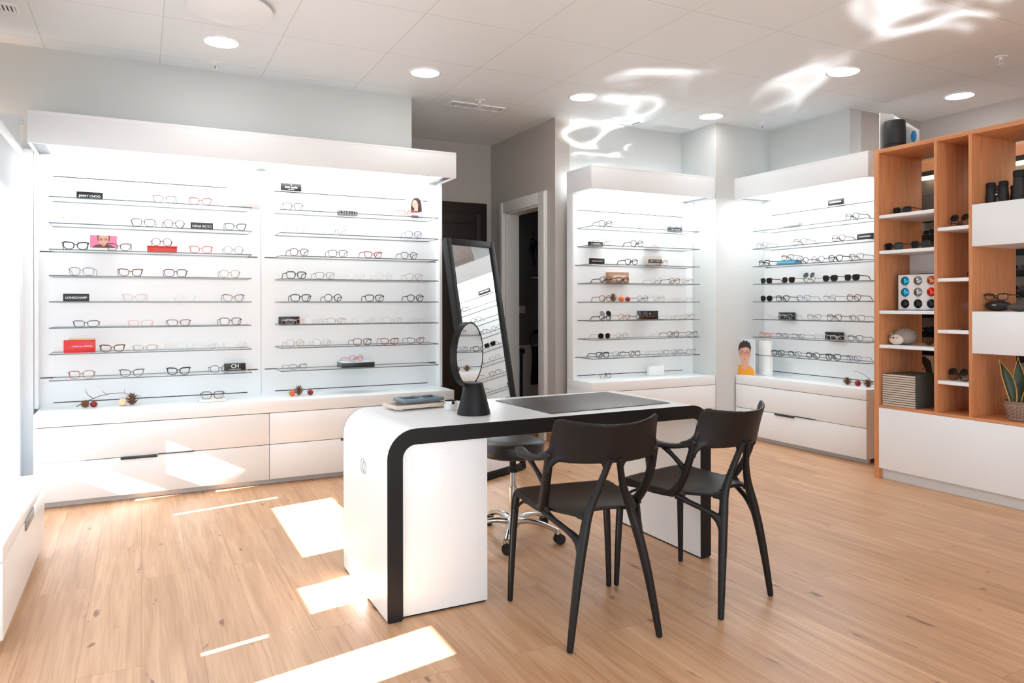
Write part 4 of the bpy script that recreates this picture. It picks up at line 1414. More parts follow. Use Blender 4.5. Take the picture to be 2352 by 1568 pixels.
def chair_meshes():
    out_ = {}
    # backrest
    def back(u, v):
        s = 2 * u - 1
        e = abs(s)
        hw = 0.222 - 0.012 * v
        x = s * hw
        zt = 0.797 + 0.02 * e ** 2.2 - 0.012 * max(0.0, e - 0.93) / 0.07
        zb = 0.652 + 0.010 * e ** 6
        z = zb + (zt - zb) * v
        y = -0.236 - 0.042 * v - 0.006 * v * v + (0.092 + 0.02 * v) * e ** 2.1 - 0.012 * v ** 3 * e ** 3
        return (x, y, z)
    b = MB().surf(back, 28, 12, 0.012)
    for q in (-1, 1):
        p, r = bez([(q * 0.150, -0.196, 0.672), (q * 0.186, -0.172, 0.668), (q * 0.212, -0.152, 0.645), (q * 0.216, -0.142, 0.615)], [0.006, 0.012, 0.013, 0.011], 6)
        b.tube(p, r, 10)
        p, r = bez([(q * 0.200, -0.168, 0.735), (q * 0.211, -0.156, 0.700), (q * 0.222, -0.134, 0.676), (q * 0.236, -0.100, 0.664)], [0.006, 0.012, 0.014, 0.012], 6)
        b.tube(p, r, 10)
        p, r = bez([(q * 0.070, -0.226, 0.664), (q * 0.044, -0.232, 0.658), (q * 0.030, -0.232, 0.630)], [0.005, 0.009, 0.010], 6)
        b.tube(p, r, 8)
    b.tube([(-0.02, -0.236, 0.662), (0.02, -0.236, 0.662)], 0.008, 8)
    out_['backrest'] = remeshed(b, 'backrest', M['chair'], 0.0032, 9)
    def seat(u, v):
        s = 2 * u - 1
        e = abs(s)
        hw = 0.208 if v < 0.45 else 0.208 - 0.085 * ((v - 0.45) / 0.55) ** 1.8
        y = 0.25 - 0.425 * v
        if e > 0.8:
            y += -0.02 * (1 - v) * (e - 0.8) / 0.2 * 0.6 if v < 0.3 else 0.0
        z = 0.468 - 0.020 * math.sin(PI * min(1, v * 1.05)) * (1 - 0.75 * e ** 2) - 0.016 * e ** 2 * v + 0.004 * v
        z -= 0.02 * max(0.0, 1 - v / 0.08) ** 2
        return (s * hw, y - 0.012 * (1 - e * e) * -1.0 * (1 - v), z)
    b = MB().surf(seat, 28, 24, 0.013)
    for s in (-1, 1):
        p, r = bez([(s * 0.203, 0.232, 0.446), (s * 0.206, 0.16, 0.449), (s * 0.204, 0.06, 0.445), (s * 0.197, -0.04, 0.448)], [0.013, 0.0105, 0.0105, 0.013], 5)
        b.tube(p, r, 10)
        p, r = bez([(s * 0.202, 0.03, 0.448), (s * 0.203, -0.03, 0.458), (s * 0.206, -0.072, 0.50)], [0.008, 0.013, 0.013], 5)
        b.tube(p, r, 9)
        p, r = bez([(s * 0.19, -0.09, 0.452), (s * 0.198, -0.065, 0.466), (s * 0.206, -0.075, 0.50)], [0.006, 0.011, 0.012], 5)
        b.tube(p, r, 9)
        p, r = bez([(s * 0.125, -0.15, 0.456), (s * 0.1, -0.175, 0.459), (s * 0.088, -0.19, 0.462)], [0.009, 0.010, 0.012], 4)
        b.tube(p, r, 8)
    out_['seat'] = remeshed(b, 'seat', M['chair'], 0.0034, 6)
    for s, nm in ((-1, 'arm_l'), (1, 'arm_r')):
        b = MB()
        p, r = bez([(s * 0.205, -0.158, 0.680), (s * 0.222, -0.128, 0.667), (s * 0.246, -0.075, 0.657), (s * 0.262, -0.02, 0.658), (s * 0.260, 0.035, 0.668), (s * 0.256, 0.055, 0.672)], [0.022, 0.023, 0.024, 0.027, 0.023, 0.012], 6)
        b.tube(p, r, 12, flat=(1.0, 0.46), up=(0, 0, 1))
        p, r = bez([(s * 0.213, -0.150, 0.69), (s * 0.216, -0.140, 0.64), (s * 0.216, -0.122, 0.585), (s * 0.211, -0.092, 0.52), (s * 0.200, -0.050, 0.462), (s * 0.19, -0.02, 0.445)], [0.018, 0.0155, 0.0165, 0.0165, 0.019, 0.013], 6)
        b.tube(p, r, 12, flat=(0.85, 1.15))
        p, r = bez([(s * 0.252, -0.025, 0.653), (s * 0.238, -0.062, 0.618), (s * 0.224, -0.098, 0.578), (s * 0.214, -0.110, 0.55)], [0.013, 0.0095, 0.0115, 0.013], 6)
        b.tube(p, r, 10)
        out_[nm] = remeshed(b, 'armrest', M['chair'], 0.003, 7)
        b = MB()
        p, r = bez([(s * 0.180, -0.247, 0.002), (s * 0.160, -0.238, 0.13), (s * 0.135, -0.226, 0.27), (s * 0.108, -0.212, 0.39), (s * 0.083, -0.203, 0.475), (s * 0.048, -0.215, 0.565), (s * 0.024, -0.236, 0.645), (s * 0.018, -0.245, 0.672)], [0.0125, 0.015, 0.0175, 0.019, 0.017, 0.0135, 0.0125, 0.014], 6)
        b.tube(p, r, 14)
        p, r = bez([(s * 0.194, -0.045, 0.447), (s * 0.176, -0.095, 0.425), (s * 0.150, -0.148, 0.402), (s * 0.126, -0.195, 0.372), (s * 0.124, -0.22, 0.32)], [0.016, 0.0115, 0.0115, 0.016, 0.014], 6)
        b.tube(p, r, 10)
        p, r = bez([(s * 0.112, -0.165, 0.452), (s * 0.098, -0.195, 0.452), (s * 0.088, -0.208, 0.45)], [0.010, 0.011, 0.014], 4)
        b.tube(p, r, 8)
        out_['rear' + nm] = remeshed(b, 'leg', M['chair'], 0.0032, 6)
        b = MB()
        p, r = bez([(s * 0.227, 0.247, 0.002), (s * 0.222, 0.244, 0.14), (s * 0.215, 0.24, 0.29), (s * 0.207, 0.236, 0.40), (s * 0.202, 0.228, 0.452)], [0.0115, 0.0135, 0.0155, 0.0165, 0.0145], 6)
        b.tube(p, r, 14)
        p, r = bez([(s * 0.210, 0.238, 0.375), (s * 0.206, 0.195, 0.408), (s * 0.204, 0.15, 0.432), (s * 0.203, 0.10, 0.442)], [0.011, 0.0065, 0.007, 0.009], 6)
        b.tube(p, r, 9)
        out_['front' + nm] = remeshed(b, 'leg', M['chair'], 0.0032, 6)
    return out_
CM = chair_meshes()
def chair(label, loc, rz):
    c = thing('armchair', label, 'chair', loc, rz, 'black visitor chairs at the desk')
    link('seat', CM['seat'], c)
    link('backrest', CM['backrest'], c)
    for nm in ('arm_l', 'arm_r'):
        link('armrest', CM[nm], c)
        link('leg', CM['rear' + nm], c)
        link('leg', CM['front' + nm], c)
    return c
chair('black moulded plastic armchair nearest the left end of the desk', (1.545, 2.39, 0), math.radians(-7.5))
chair('black moulded plastic armchair at the right end of the desk', (2.114, 2.41, 0), math.radians(13.0))

# ------------------------------------------------------------------ stool
st = thing('rolling_stool', 'round black rolling stool with chrome star base behind the desk', 'stool', (1.735, 3.385, 0))
MB().lathe([(0, 0.432), (0.15, 0.432), (0.163, 0.44), (0.166, 0.455), (0.166, 0.492), (0.160, 0.507), (0.14, 0.515), (0.08, 0.519), (0, 0.52)], 48).build('seat_cushion', M['leather'], st, 50)
col = MB().lathe([(0, 0.06), (0.021, 0.06), (0.021, 0.265), (0, 0.265)], 24).build('column', M['chrome'], st)
MB().lathe([(0, 0.265), (0.0225, 0.265), (0.0225, 0.272), (0.0145, 0.272), (0.0145, 0.40), (0, 0.40)], 20).build('gas_lift', M['steel'], col)
MB().lathe([(0, 0.345), (0.026, 0.345), (0.028, 0.352), (0.017, 0.375), (0.017, 0.432), (0, 0.432)], 20).build('lift_collar', M['rubber'], st)
b = MB()
b.lathe([(0, 0.06), (0.034, 0.06), (0.036, 0.075), (0.032, 0.105), (0.022, 0.112), (0, 0.112)], 24)
cast = []
for k in range(5):
    a = math.radians(-52 + 72 * k)
    d = Vector((math.cos(a), math.sin(a), 0))
    pts = [d * 0.02 + Vector((0, 0, 0.088)), d * 0.09 + Vector((0, 0, 0.098)), d * 0.16 + Vector((0, 0, 0.092)), d * 0.22 + Vector((0, 0, 0.076)), d * 0.252 + Vector((0, 0, 0.064))]
    p, r = bez(pts, [0.02, 0.0165, 0.0145, 0.0135, 0.0155], 5)
    b.tube(p, r, 12, flat=(1.1, 0.9), up=(0, 0, 1))
    e = d * 0.252
    b.tube([e + Vector((0, 0, 0.070)), e + Vector((0, 0, 0.052))], 0.0145, 12)
    cast.append((e, a))
b.build('star_base', M['chrome'], st, 50)
for e, a in cast:
    b = MB()
    Rm = Matrix.Translation(e) @ Matrix.Rotation(a + 0.9, 4, 'Z')
    for s in (-1, 1):
        p0, p1 = Rm @ Vector((0.01, s * 0.004, 0.026)), Rm @ Vector((0.01, s * 0.021, 0.026))
        b.tube([p0, p1], 0.0255, 20)
    b.tube([Rm @ Vector((0.0, 0, 0.056)), Rm @ Vector((0.002, 0, 0.03))], 0.008, 8)
    b.tube([Rm @ Vector((-0.012, 0, 0.045)), Rm @ Vector((0.012, 0, 0.056))], 0.012, 8)
    b.build('caster', M['rubber'], st, 40)

# ------------------------------------------------------------------ tall leaning mirror
ma = math.radians(25)
lean = math.atan2(0.31, 1.70)
fm = thing('floor_mirror', 'tall black framed mirror leaning beside the long display', 'mirror', (2.543, 4.734, 0.0))
fm.rotation_euler = (-lean, 0, ma)
MW, MH = 0.53, 1.728
b = MB()
fw_, fd = 0.046, 0.052
for x0, x1, z0, z1 in ((-MW, -MW + fw_, 0.012, MH), (-fw_, 0, 0.012, MH), (-MW + fw_, -fw_, MH - fw_, MH), (-MW + fw_, -fw_, 0.012, 0.012 + fw_)):
    b.box(x0, x1, 0, fd, z0, z1, 0.002)
b.build('mirror_frame', M['black'], fm)
MB().box(-MW + fw_ - 0.004, -fw_ + 0.004, 0.012, 0.02, fw_ + 0.004, MH - fw_ + 0.004).build('mirror_glass', M['mirror'], fm)
MB().box(-MW + 0.01, -0.01, fd - 0.004, fd + 0.004, 0.03, MH - 0.01).build('back_board', M['black'], fm)
b = MB()
inv = Matrix.Rotation(lean, 4, 'X')
for x in (-0.12,):
    foot = inv @ Vector((x, 0.40, 0.012))
    b.tube([(x, fd + 0.004, 0.72), tuple(foot)], 0.01, 8)
b.build('easel_leg', M['black'], fm)

# ------------------------------------------------------------------ window podium on the left
pd = thing('window_podium', 'low white window cabinet with metal pull at the left edge', 'cabinet', (0, 0, 0))
MB().box(-0.66, -0.43, 3.06, 4.29, 0.325, 0.38, 0.003).build('top_slab', M['white'], pd)
MB().box(-0.655, -0.455, 3.08, 4.27, 0.0, 0.045).build('plinth', M['kick'], pd)
dr = MB().box(-0.452, -0.431, 3.065, 4.285, 0.05, 0.321, 0.003).build('drawer', M['white'], pd)
MB().box(-0.655, -0.453, 3.065, 4.285, 0.045, 0.324).build('carcass', M['white'], pd)
MB().box(-0.4315, -0.424, 3.60, 3.83, 0.285, 0.328, 0.001).build('handle', M['alu'], dr)

# ------------------------------------------------------------------ oak bookcase
bk = thing('bookcase', 'open oak room-divider bookcase with white shelves and drawers on the right', 'bookcase')
XF, XB = 4.611, 5.09
for y0, y1 in ((3.357, 3.395), (2.939, 2.960), (2.716, 2.737), (1.90, 1.925)):
    nm = 'side_panel' if y0 > 3.3 or y0 < 2 else 'divider'
    z0 = 0.0 if nm == 'side_panel' else 0.515
    MB().box(XF, XB, y0, y1, z0, 2.278 if nm == 'divider' else 2.306, 0.001).build(nm, M['oak'], bk)
MB().box(XF, XB, 1.925, 3.357, 2.278, 2.306, 0.001).build('top_board', M['oakh'], bk)
MB().box(XF, XB, 1.925, 3.357, 0.497, 0.515, 0.001).build('base_board', M['oakh'], bk)
for y0, y1, tops in ((2.960, 3.357, (1.843, 1.594, 1.176, 0.937)), (2.737, 2.939, (1.717, 1.388, 1.054, 0.725))):
    for zt in tops:
        MB().box(XF + 0.004, XB - 0.01, y0, y1, zt - 0.023, zt, 0.001).build('shelf', M['white'], bk)
for z0, z1 in ((1.579, 1.839), (0.914, 1.174)):
    bx = MB().box(XF, XF + 0.019, 1.925, 2.716, z0, z1, 0.001).build('drawer', M['white'], bk)
    MB().box(XF + 0.019, XB - 0.01, 1.925, 2.716, z0, z1).build('drawer_box', M['satin'], bx)
MB().box(XF - 0.002, XF + 0.018, 1.925, 3.357, 0.074, 0.496, 0.001).build('drawer', M['white'], bk)
MB().box(XF + 0.02, XB, 1.925, 3.357, 0.074, 0.496).build('carcass', M['satin'], bk)
MB().box(XF + 0.032, XF + 0.05, 1.925, 3.357, 0, 0.074).build('plinth', M['kick'], bk)
MB().box(4.95, 4.965, 2.960, 3.357, 1.176, 1.571).build('back_panel', M['satin'], bk)

# things on top and in it
o = thing('speaker', 'black cylindrical speaker on top of the oak bookcase', 'speaker', (4.70, 3.298, 2.3065))
MB().lathe([(0, 0), (0.066, 0), (0.070, 0.006), (0.070, 0.185), (0.064, 0.194), (0, 0.194)], 36).build('body', M['rubberarm'], o)
MB().lathe([(0.0705, 0.02), (0.0712, 0.022), (0.0712, 0.03), (0.0705, 0.032)], 36, cap=False).build('trim_ring', M['black'], o)
o = thing('card_display', 'white folded card with blue disc behind the speaker on the bookcase', 'card display', (4.792, 3.365, 2.3065))
b = MB()
b.prism([(0.0, 0.0), (-0.125, 0.022), (-0.123, 0.029), (0.006, 0.006)], 'z', 0.0, 0.27)
b.build('left_panel', M['paper'], o)
b = MB()
b.prism([(0.0, 0.0), (-0.183, 0.0), (-0.183, 0.118), (0.0, 0.262)], 'x', 0.0, 0.008)
rp = b.build('right_panel', M['paper'], o)
MB().lathe([(0, 0), (0.030, 0), (0.030, 0.001), (0, 0.001)], 32, sx=1.35, sy=0.72).build('printed_disc', M['bluedot'], rp).matrix_local = Matrix.Translation((-0.0002, -0.146, 0.082)) @ Matrix.Rotation(-PI / 2, 4, 'Y')

RZ = -PI / 2
def bookglasses(shape, col, label, y, z, sun, flip=False, x=4.70, rz=0.0, sc=1.05):
    return glasses(shape, col, label, (x, y, z), RZ + rz, 'eyewear on the bookcase shelves', sun, flip, sc)
bookglasses('square', 'black', 'black sunglasses on the top shelf of the left bookcase column', 3.245, 1.8435, True)
bookglasses('square', 'black', 'left pair of black sunglasses on the second left-column shelf', 3.27, 1.5945, True, x=4.645)
bookglasses('square', 'black', 'right pair of black sunglasses on the second left-column shelf', 3.075, 1.5945, True, x=4.645)
bookglasses('round', 'black', 'black flip-up sunglasses on the upper shelf of the narrow bookcase column', 2.845, 1.7175, False, True)
bookglasses('rect', 'black', 'thin black glasses on the second narrow-column shelf', 2.82, 1.3885, False, x=4.85)
bookglasses('panto', 'black', 'black flip-up sunglasses on the lowest narrow-column shelf', 2.855, 0.7255, False, True)
# lens sample board
o = thing('lens_board', 'white sample board of nine coloured mirror lenses in the bookcase', 'sample board', (4.74, 3.155, 1.1765), RZ)
MB().box(-0.148, 0.148, 0.0, 0.012, 0, 0.25, 0.001).build('board', M['paper'], o)
b = MB()
for x0, x1, z0, z1 in ((-0.15, -0.146, 0, 0.252), (0.146, 0.15, 0, 0.252), (-0.15, 0.15, 0.248, 0.252), (-0.15, 0.15, 0, 0.004)):
    b.box(x0, x1, -0.003, 0.014, z0, z1)
b.build('board_edge', M['black'], o)
kinds = [['mirrorlens_blue', 'mirrorlens_silver', 'mirrorlens_copper'], ['mirrorlens_blue', 'mirrorlens_silver', 'mirrorlens_red'], ['sunlens', 'sunlens', 'sunlens']]
words_ = {'mirrorlens_blue': 'blue mirror lens', 'mirrorlens_silver': 'silver mirror lens', 'mirrorlens_copper': 'copper mirror lens', 'mirrorlens_red': 'red mirror lens', 'sunlens': 'black lens'}
for r in range(3):
    for c in range(3):
        l = MB().lathe([(0.031, 0), (0.0305, 0.003), (0.024, 0.007), (0.012, 0.0095), (0, 0.0105)], 28).build('sample_lens', M[kinds[r][c]], o, 60)
        l.matrix_local = Matrix.Translation((-0.094 + 0.094 * c, -0.0002, 0.205 - 0.079 * r)) @ Matrix.Rotation(PI / 2, 4, 'X')
        l['label'] = words_[kinds[r][c]]
b = MB()
for r in range(3):
    for c in range(3):
        for i in range(5):
            x = -0.094 + 0.094 * c - 0.018 + 0.0075 * i
            b.box(x, x + 0.005, -0.0006, 0.0004, 0.166 - 0.079 * r, 0.1685 - 0.079 * r)
b.build('lettering', M['eye'], o)
# hedgehog plush
o = thing('hedgehog_toy', 'grey plush hedgehog with cream face on the bookcase shelf', 'soft toy', (4.72, 3.262, 0.9375), RZ - 0.15)
b = MB()
b.ball((0, 0.03, 0.0535), 0.085, (1.0, 0.85, 0.62), 24)
rnd = random.Random(5)
for i in range(170):
    th, ph = rnd.uniform(0, 2 * PI), rnd.uniform(0.05, 0.95) * PI / 2
    d = Vector((math.cos(th) * math.cos(ph), math.sin(th) * math.cos(ph) * 0.85, math.sin(ph) * 0.62))
    if d.y < -0.62 and d.z < 0.4:
        continue
    p = Vector((0, 0.03, 0.052)) + d * 0.083
    b.tube([p, p + d.normalized() * 0.007 + Vector((0, 0.003, 0.002))], [0.004, 0.0012], 5)
b.build('body', M['plush'], o, 60)
fc = MB().ball((-0.01, -0.035, 0.037), 0.055, (1.05, 0.55, 0.66), 20).build('face', M['plushface'], o, 80)
MB().ball((-0.006, -0.068, 0.05), 0.006, (1.2, 1, 1), 10).build('nose', M['nose'], fc, 80)
for ex in (-0.035, 0.022):
    MB().ball((ex, -0.063, 0.049), 0.0035, (1, 1, 1), 8).build('eye', M['black'], fc, 80)
for ex in (-0.045, 0.035):
    MB().ball((ex, -0.045, 0.076), 0.014, (1.0, 0.5, 0.8), 10).build('ear', M['plush'], o, 80)
U0 = ((0, 0, 0), 0)
pine_cone('dark pine cone right of the plush hedgehog in the bookcase', U0, 4.80, 3.118, 0.9375, 0.027, 0.05)
# stack of catalogues
hh = 0.2205 / 14
for i in range(14):
    z = 0.5155 + i * hh
    o = thing('catalogue', f'grey-green catalogue with cream edges, {["bottom", "second", "third", "fourth", "fifth", "sixth", "seventh", "eighth", "ninth", "tenth", "eleventh", "twelfth", "thirteenth", "top"][i]} from the bottom of the bookcase stack' if 0 < i < 13 else f'grey-green catalogue with cream edges, {"lowest" if i == 0 else "topmost"} in the bookcase stack', 'catalogue', (4.63 + random.uniform(0, 0.003), 3.348, z), 0, 'stacked catalogues in the bookcase')
    b = MB()
    b.box(0.0, 0.33, -0.245, 0.0, 0, 0.0022)
    b.box(0.0, 0.33, -0.245, 0.0, hh - 0.0028, hh - 0.0006)
    b.box(0.003, 0.33, -0.247, -0.243, 0.0, hh - 0.0006)
    b.build('cover', M['bookcover'], o)
    MB().box(0.001, 0.327, -0.243, -0.002, 0.0022, hh - 0.0028).build('pages', M['pages'], o)
# acrylic stand
o = thing('acrylic_stand', 'clear acrylic half-disc stand on the narrow bookcase column shelf', 'display stand', (4.72, 2.80, 1.0545), RZ)
MB().box(-0.035, 0.045, -0.03, 0.03, 0, 0.004).build('base', M['black'], o)
MB().box(-0.006, 0.006, -0.004, 0.004, 0.004, 0.135).build('post', M['acrylic'], o)
MB().prism([(0.055 * math.cos(PI * i / 16), 0.135 + 0.042 * math.sin(PI * i / 16)) for i in range(17)], 'y', -0.004, 0.004).build('half_disc', M['acrylic'], o)
# binoculars
def binoculars(label, loc, rz, s):
    o = thing('binoculars', label, 'binoculars', loc, rz, 'binoculars on the bookcase')
    for sx in (-1, 1):
        c = (sx * 0.036 * s, 0, 0)
        MB().lathe([(0, 0), (0.027 * s, 0), (0.028 * s, 0.004 * s), (0.0275 * s, 0.05 * s), (0.024 * s, 0.075 * s), (0.024 * s, 0.1 * s), (0.021 * s, 0.105 * s), (0, 0.105 * s)], 24, c).build('barrel', M['rubberarm'], o, 50)
        MB().lathe([(0, 0.105 * s), (0.022 * s, 0.105 * s), (0.0245 * s, 0.109 * s), (0.0245 * s, 0.13 * s), (0.021 * s, 0.135 * s), (0, 0.132 * s)], 24, c).build('eyepiece', M['rubber'], o, 50)
    b = MB()
    b.box(-0.022 * s, 0.022 * s, -0.009 * s, 0.012 * s, 0.045 * s, 0.075 * s, 0.003 * s)
    b.box(-0.022 * s, 0.022 * s, -0.007 * s, 0.01 * s, 0.098 * s, 0.115 * s, 0.003 * s)
    b.lathe([(0, 0.08 * s), (0.009 * s, 0.08 * s), (0.009 * s, 0.1 * s), (0, 0.1 * s)], 16)
    br = b.build('bridge', M['rubberarm'], o)
    MB().box(-0.006 * s, 0.006 * s, -0.0098 * s, -0.0088 * s, 0.058 * s, 0.064 * s).build('badge', M['paleblue'], br)
    return o
binoculars('smaller black binoculars standing on the upper white drawer box', (4.76, 2.648, 1.8395), RZ, 1.05)
binoculars('compact black binoculars between two larger pairs on the drawer box', (4.86, 2.568, 1.8395), RZ, 0.9)
binoculars('large black binoculars at the right edge of the drawer box', (4.75, 2.462, 1.8395), RZ, 1.42)
# zip case with sports glasses
o = thing('zip_case', 'black zip case with sports glasses on the lower white drawer box', 'glasses case', (4.74, 2.632, 1.1745), RZ)
MB().ball((0, 0, 0.0365), 0.085, (0.9, 0.55, 0.42), 24).build('case_body', M['leather'], o, 80)
MB().tube([(0.0765 * math.cos(2 * PI * i / 32), 0.047 * math.sin(2 * PI * i / 32), 0.0365) for i in range(32)], 0.0015, 5, closed=True).build('zip', M['black'], o)
b = MB().box(-0.012, 0.012, -0.0475, -0.0455, 0.0375, 0.0415)
b.build('badge', M['lettering'], o)
g_ = bookglasses('rect', 'black', 'black sports glasses resting on the black zip case', 2.625, 1.2430, False, x=4.70)
o = thing('zip_case', 'grey soft case right of the black zip case', 'glasses case', (4.68, 2.475, 1.1745), RZ + 0.1)
MB().ball((0, 0, 0.026), 0.075, (0.95, 0.5, 0.34), 24).build('case_body', M['deskmat'], o, 80)
# snake plant
o = thing('snake_plant', 'snake plant with yellow leaf edges in a patterned taupe pot', 'potted plant', (4.74, 2.50, 0.5155))
pot = MB().lathe([(0, 0), (0.062, 0), (0.068, 0.006), (0.088, 0.1), (0.09, 0.118), (0.085, 0.12), (0.082, 0.108), (0, 0.106)], 40).build('pot', M['terracotta'], o, 50)
b = MB()
for row in range(4):
    for k in range(26):
        a0 = 2 * PI * k / 26
        z0 = 0.014 + row * 0.02
        def pt(a, z):
            r = 0.0685 + (z - 0.006) / 0.094 * 0.0195 + 0.0006
            return (r * math.cos(a), r * math.sin(a), z)
        sgn = 1 if k % 2 else -1
        b.tube([pt(a0, z0), pt(a0 + 0.11 * 1, z0 + 0.007 + 0.007 * sgn), pt(a0 + 0.22, z0 + 0.007 - 0.0 * sgn)][:2], 0.0014, 4)
for z in (0.011, 0.0945):
    b.tube([(0.0690 + (z - 0.006) / 0.094 * 0.0198, 0, z)] and [((0.0690 + (z - 0.006) / 0.094 * 0.0198) * math.cos(2 * PI * i / 40), (0.0690 + (z - 0.006) / 0.094 * 0.0198) * math.sin(2 * PI * i / 40), z) for i in range(40)], 0.0011, 4, closed=True)
b.build('pot_pattern', M['potline'], pot)
MB().lathe([(0, 0.1062), (0.081, 0.1062), (0.08, 0.1085), (0, 0.112)], 30).build('soil', M['soil'], o)
def leaf_surf(base, top, wmax, bend, twist, seed):
    base, top = Vector(base), Vector(top)
    ax = Vector((math.cos(twist), math.sin(twist), 0))
    def f(u, v):
        s = 2 * u - 1
        wv = wmax * (0.55 + 0.45 * math.sin(PI * min(1, v * 1.15))) * (1 - max(0, v - 0.62) ** 1.6 * 5.0)
        wv = max(wv, 0.0008)
        c = base.lerp(top, v) + Vector(bend) * (v ** 2)
        n_ = Vector((-ax.y, ax.x, 0))
        return c + ax * (s * wv) + n_ * (0.012 * s * s)
    return f
leaves = [((0.0, 0.0, 0.105), (0.01, 0.02, 0.385), 0.032, (0, 0.0, 0), PI / 2 + 0.1), ((-0.03, 0.03, 0.105), (-0.03, 0.055, 0.385), 0.028, (-0.0, 0.06, -0.02), PI / 2 + 0.5), ((-0.02, -0.03, 0.105), (-0.06, -0.11, 0.30), 0.032, (-0.01, -0.05, 0.0), PI / 2 - 0.5), ((0.03, 0.035, 0.105), (0.02, 0.07, 0.33), 0.022, (0, 0.03, -0.03), PI / 2), ((0.02, -0.03, 0.105), (0.03, -0.05, 0.375), 0.028, (0, -0.03, 0), PI / 2 - 0.2)]
for i, (p0, p1, w_, bd_, tw_) in enumerate(leaves):
    fn = leaf_surf(p0, p1, w_, bd_, tw_, i)
    b = MB().surf(fn, 10, 22, 0.003)
    bm = b.bm
    lf = b.build('leaf', M['leaf'], o, 60)
    b = MB()
    for e in (0.0, 1.0):
        b.tube([fn(e, j / 22) for j in range(23)], [0.0042 * (1 - 0.5 * j / 22) for j in range(23)], 6)
    b.build('leaf_margin', M['leafedge'], lf, 60)

# ------------------------------------------------------------------ sunglasses wall behind the bookcase
rk = thing('sunglasses_rack', 'black shelf rack of sunglasses on the wall behind the bookcase', 'display rack')
MB().box(6.10, 6.30, 2.2, 4.16, 2.38, 2.48, 0.002).build('canopy', M['oakh'], rk)
MB().box(6.14, 6.28, 2.2, 4.16, 2.345, 2.38).build('canopy_underside', M['darkdoor'], rk)
MB().box(6.16, 6.22, 2.22, 4.14, 2.325, 2.344).build('led_strip', M['led'], rk)
b = MB()
for i in range(8):
    for j in range(2):
        b.box(6.28, 6.30, 2.2 + i * 0.245, 2.2 + (i + 1) * 0.245 - 0.003, 2.06 + j * 0.135, 2.06 + (j + 1) * 0.135 - 0.003)
b.build('tile_panel', M['darktile'], rk)
rz_ = [2.0 - 0.17 * i for i in range(8)]
for z in rz_:
    MB().box(6.14, 6.29, 2.25, 4.12, z - 0.05, z, 0.002).build('rack_shelf', M['black'], rk)
for y in (3.0, 3.55, 3.83):
    MB().box(6.26, 6.28, y - 0.008, y + 0.008, 0.6, 2.05).build('rack_post', M['black'], rk)
n_ = 0
for z in rz_[:8]:
    for y in (3.09, 3.255, 3.42, 3.925, 4.045):
        sh = random.choice(['square', 'panto', 'rect', 'cat'])
        glasses(sh, random.choice(['black', 'tort', 'grey']), 'dark sunglasses on the black rack behind the bookcase', (6.143, y, z + 0.0005), RZ, 'sunglasses on the rear rack', True, False, 0.95)
o = thing('photo_card', 'dark photo card of a face behind the catalogue stack', 'photo card', (6.12, 4.06, 0.0), RZ)
MB().box(-0.14, 0.14, -0.002, 0.01, 0.46, 0.78).build('card', M['hair'], o)
pp = portrait_panel(o, 0.26, 0.3, -0.0022, 'woman')
pp.location.z = 0.47
MB().box(-0.14, 0.14, -0.05, 0.15, 0, 0.46).build('card_stand', M['darkdoor'], o)

# ------------------------------------------------------------------ ceiling fittings
def downlight(label, x, y):
    o = thing('downlight', label, 'ceiling light', (x, y, ZC), 0, 'round recessed ceiling lights')
    MB().lathe([(0.098, -0.0), (0.118, -0.0), (0.118, -0.004), (0.110, -0.008), (0.100, -0.008), (0.100, -0.0), ], 40, cap=False).build('trim_ring', M['satin'], o, 50)
    MB().lathe([(0, -0.0035), (0.100, -0.0035), (0.100, -0.001), (0, -0.001)], 40).build('diffuser', M['disc'], o)
    return o
downlight('round downlight above the left bay of the long display', 0.453, 4.89)
downlight('round downlight above the right end of the long display', 1.805, 4.88)
downlight('round downlight left of the middle display', 3.139, 4.89)
downlight('round downlight in front of the corner column', 4.468, 4.88)
downlight('round downlight above the gap before the right display', 4.466, 3.52)
downlight('round downlight behind the top of the bookcase', 5.80, 3.51)
o = thing('ceiling_plate', 'large round white ceiling disc cut by the top edge', 'ceiling speaker', (0.442, 4.28, ZC))
MB().lathe([(0, -0.03), (0.215, -0.03), (0.225, -0.026), (0.225, -0.02), (0.20, -0.012), (0.2, 0), (0, 0)], 48).build('disc', M['satin'], o, 40)
def sprinkler(label, x, y):
    o = thing('sprinkler', label, 'sprinkler', (x, y, ZC), 0, 'ceiling sprinklers')
    MB().lathe([(0, -0.006), (0.034, -0.006), (0.038, -0.002), (0.038, 0), (0, 0)], 24).build('escutcheon', M['satin'], o)
    b = MB()
    b.tube([(0, 0, -0.006), (0, 0, -0.022)], 0.009, 10)
    for s in (-1, 1):
        b.tube([(s * 0.007, 0, -0.02), (s * 0.013, 0, -0.034), (s * 0.004, 0, -0.05)], 0.0028, 6)
    b.lathe([(0, -0.054), (0.016, -0.054), (0.016, -0.051), (0, -0.05)], 16)
    b.build('sprinkler_head', M['satin'], o)
    MB().tube([(0, 0, -0.022), (0, 0, -0.048)], 0.003, 8).build('glass_bulb', M['lips'], o)
    return o
sprinkler('white ceiling sprinkler above the left display bay', 0.452, 5.33)
sprinkler('white ceiling sprinkler below the corridor vent', 2.448, 5.35)
sprinkler('white ceiling sprinkler in front of the corner column', 5.072, 4.87)
sprinkler('white ceiling sprinkler near the right edge', 5.14, 2.835)
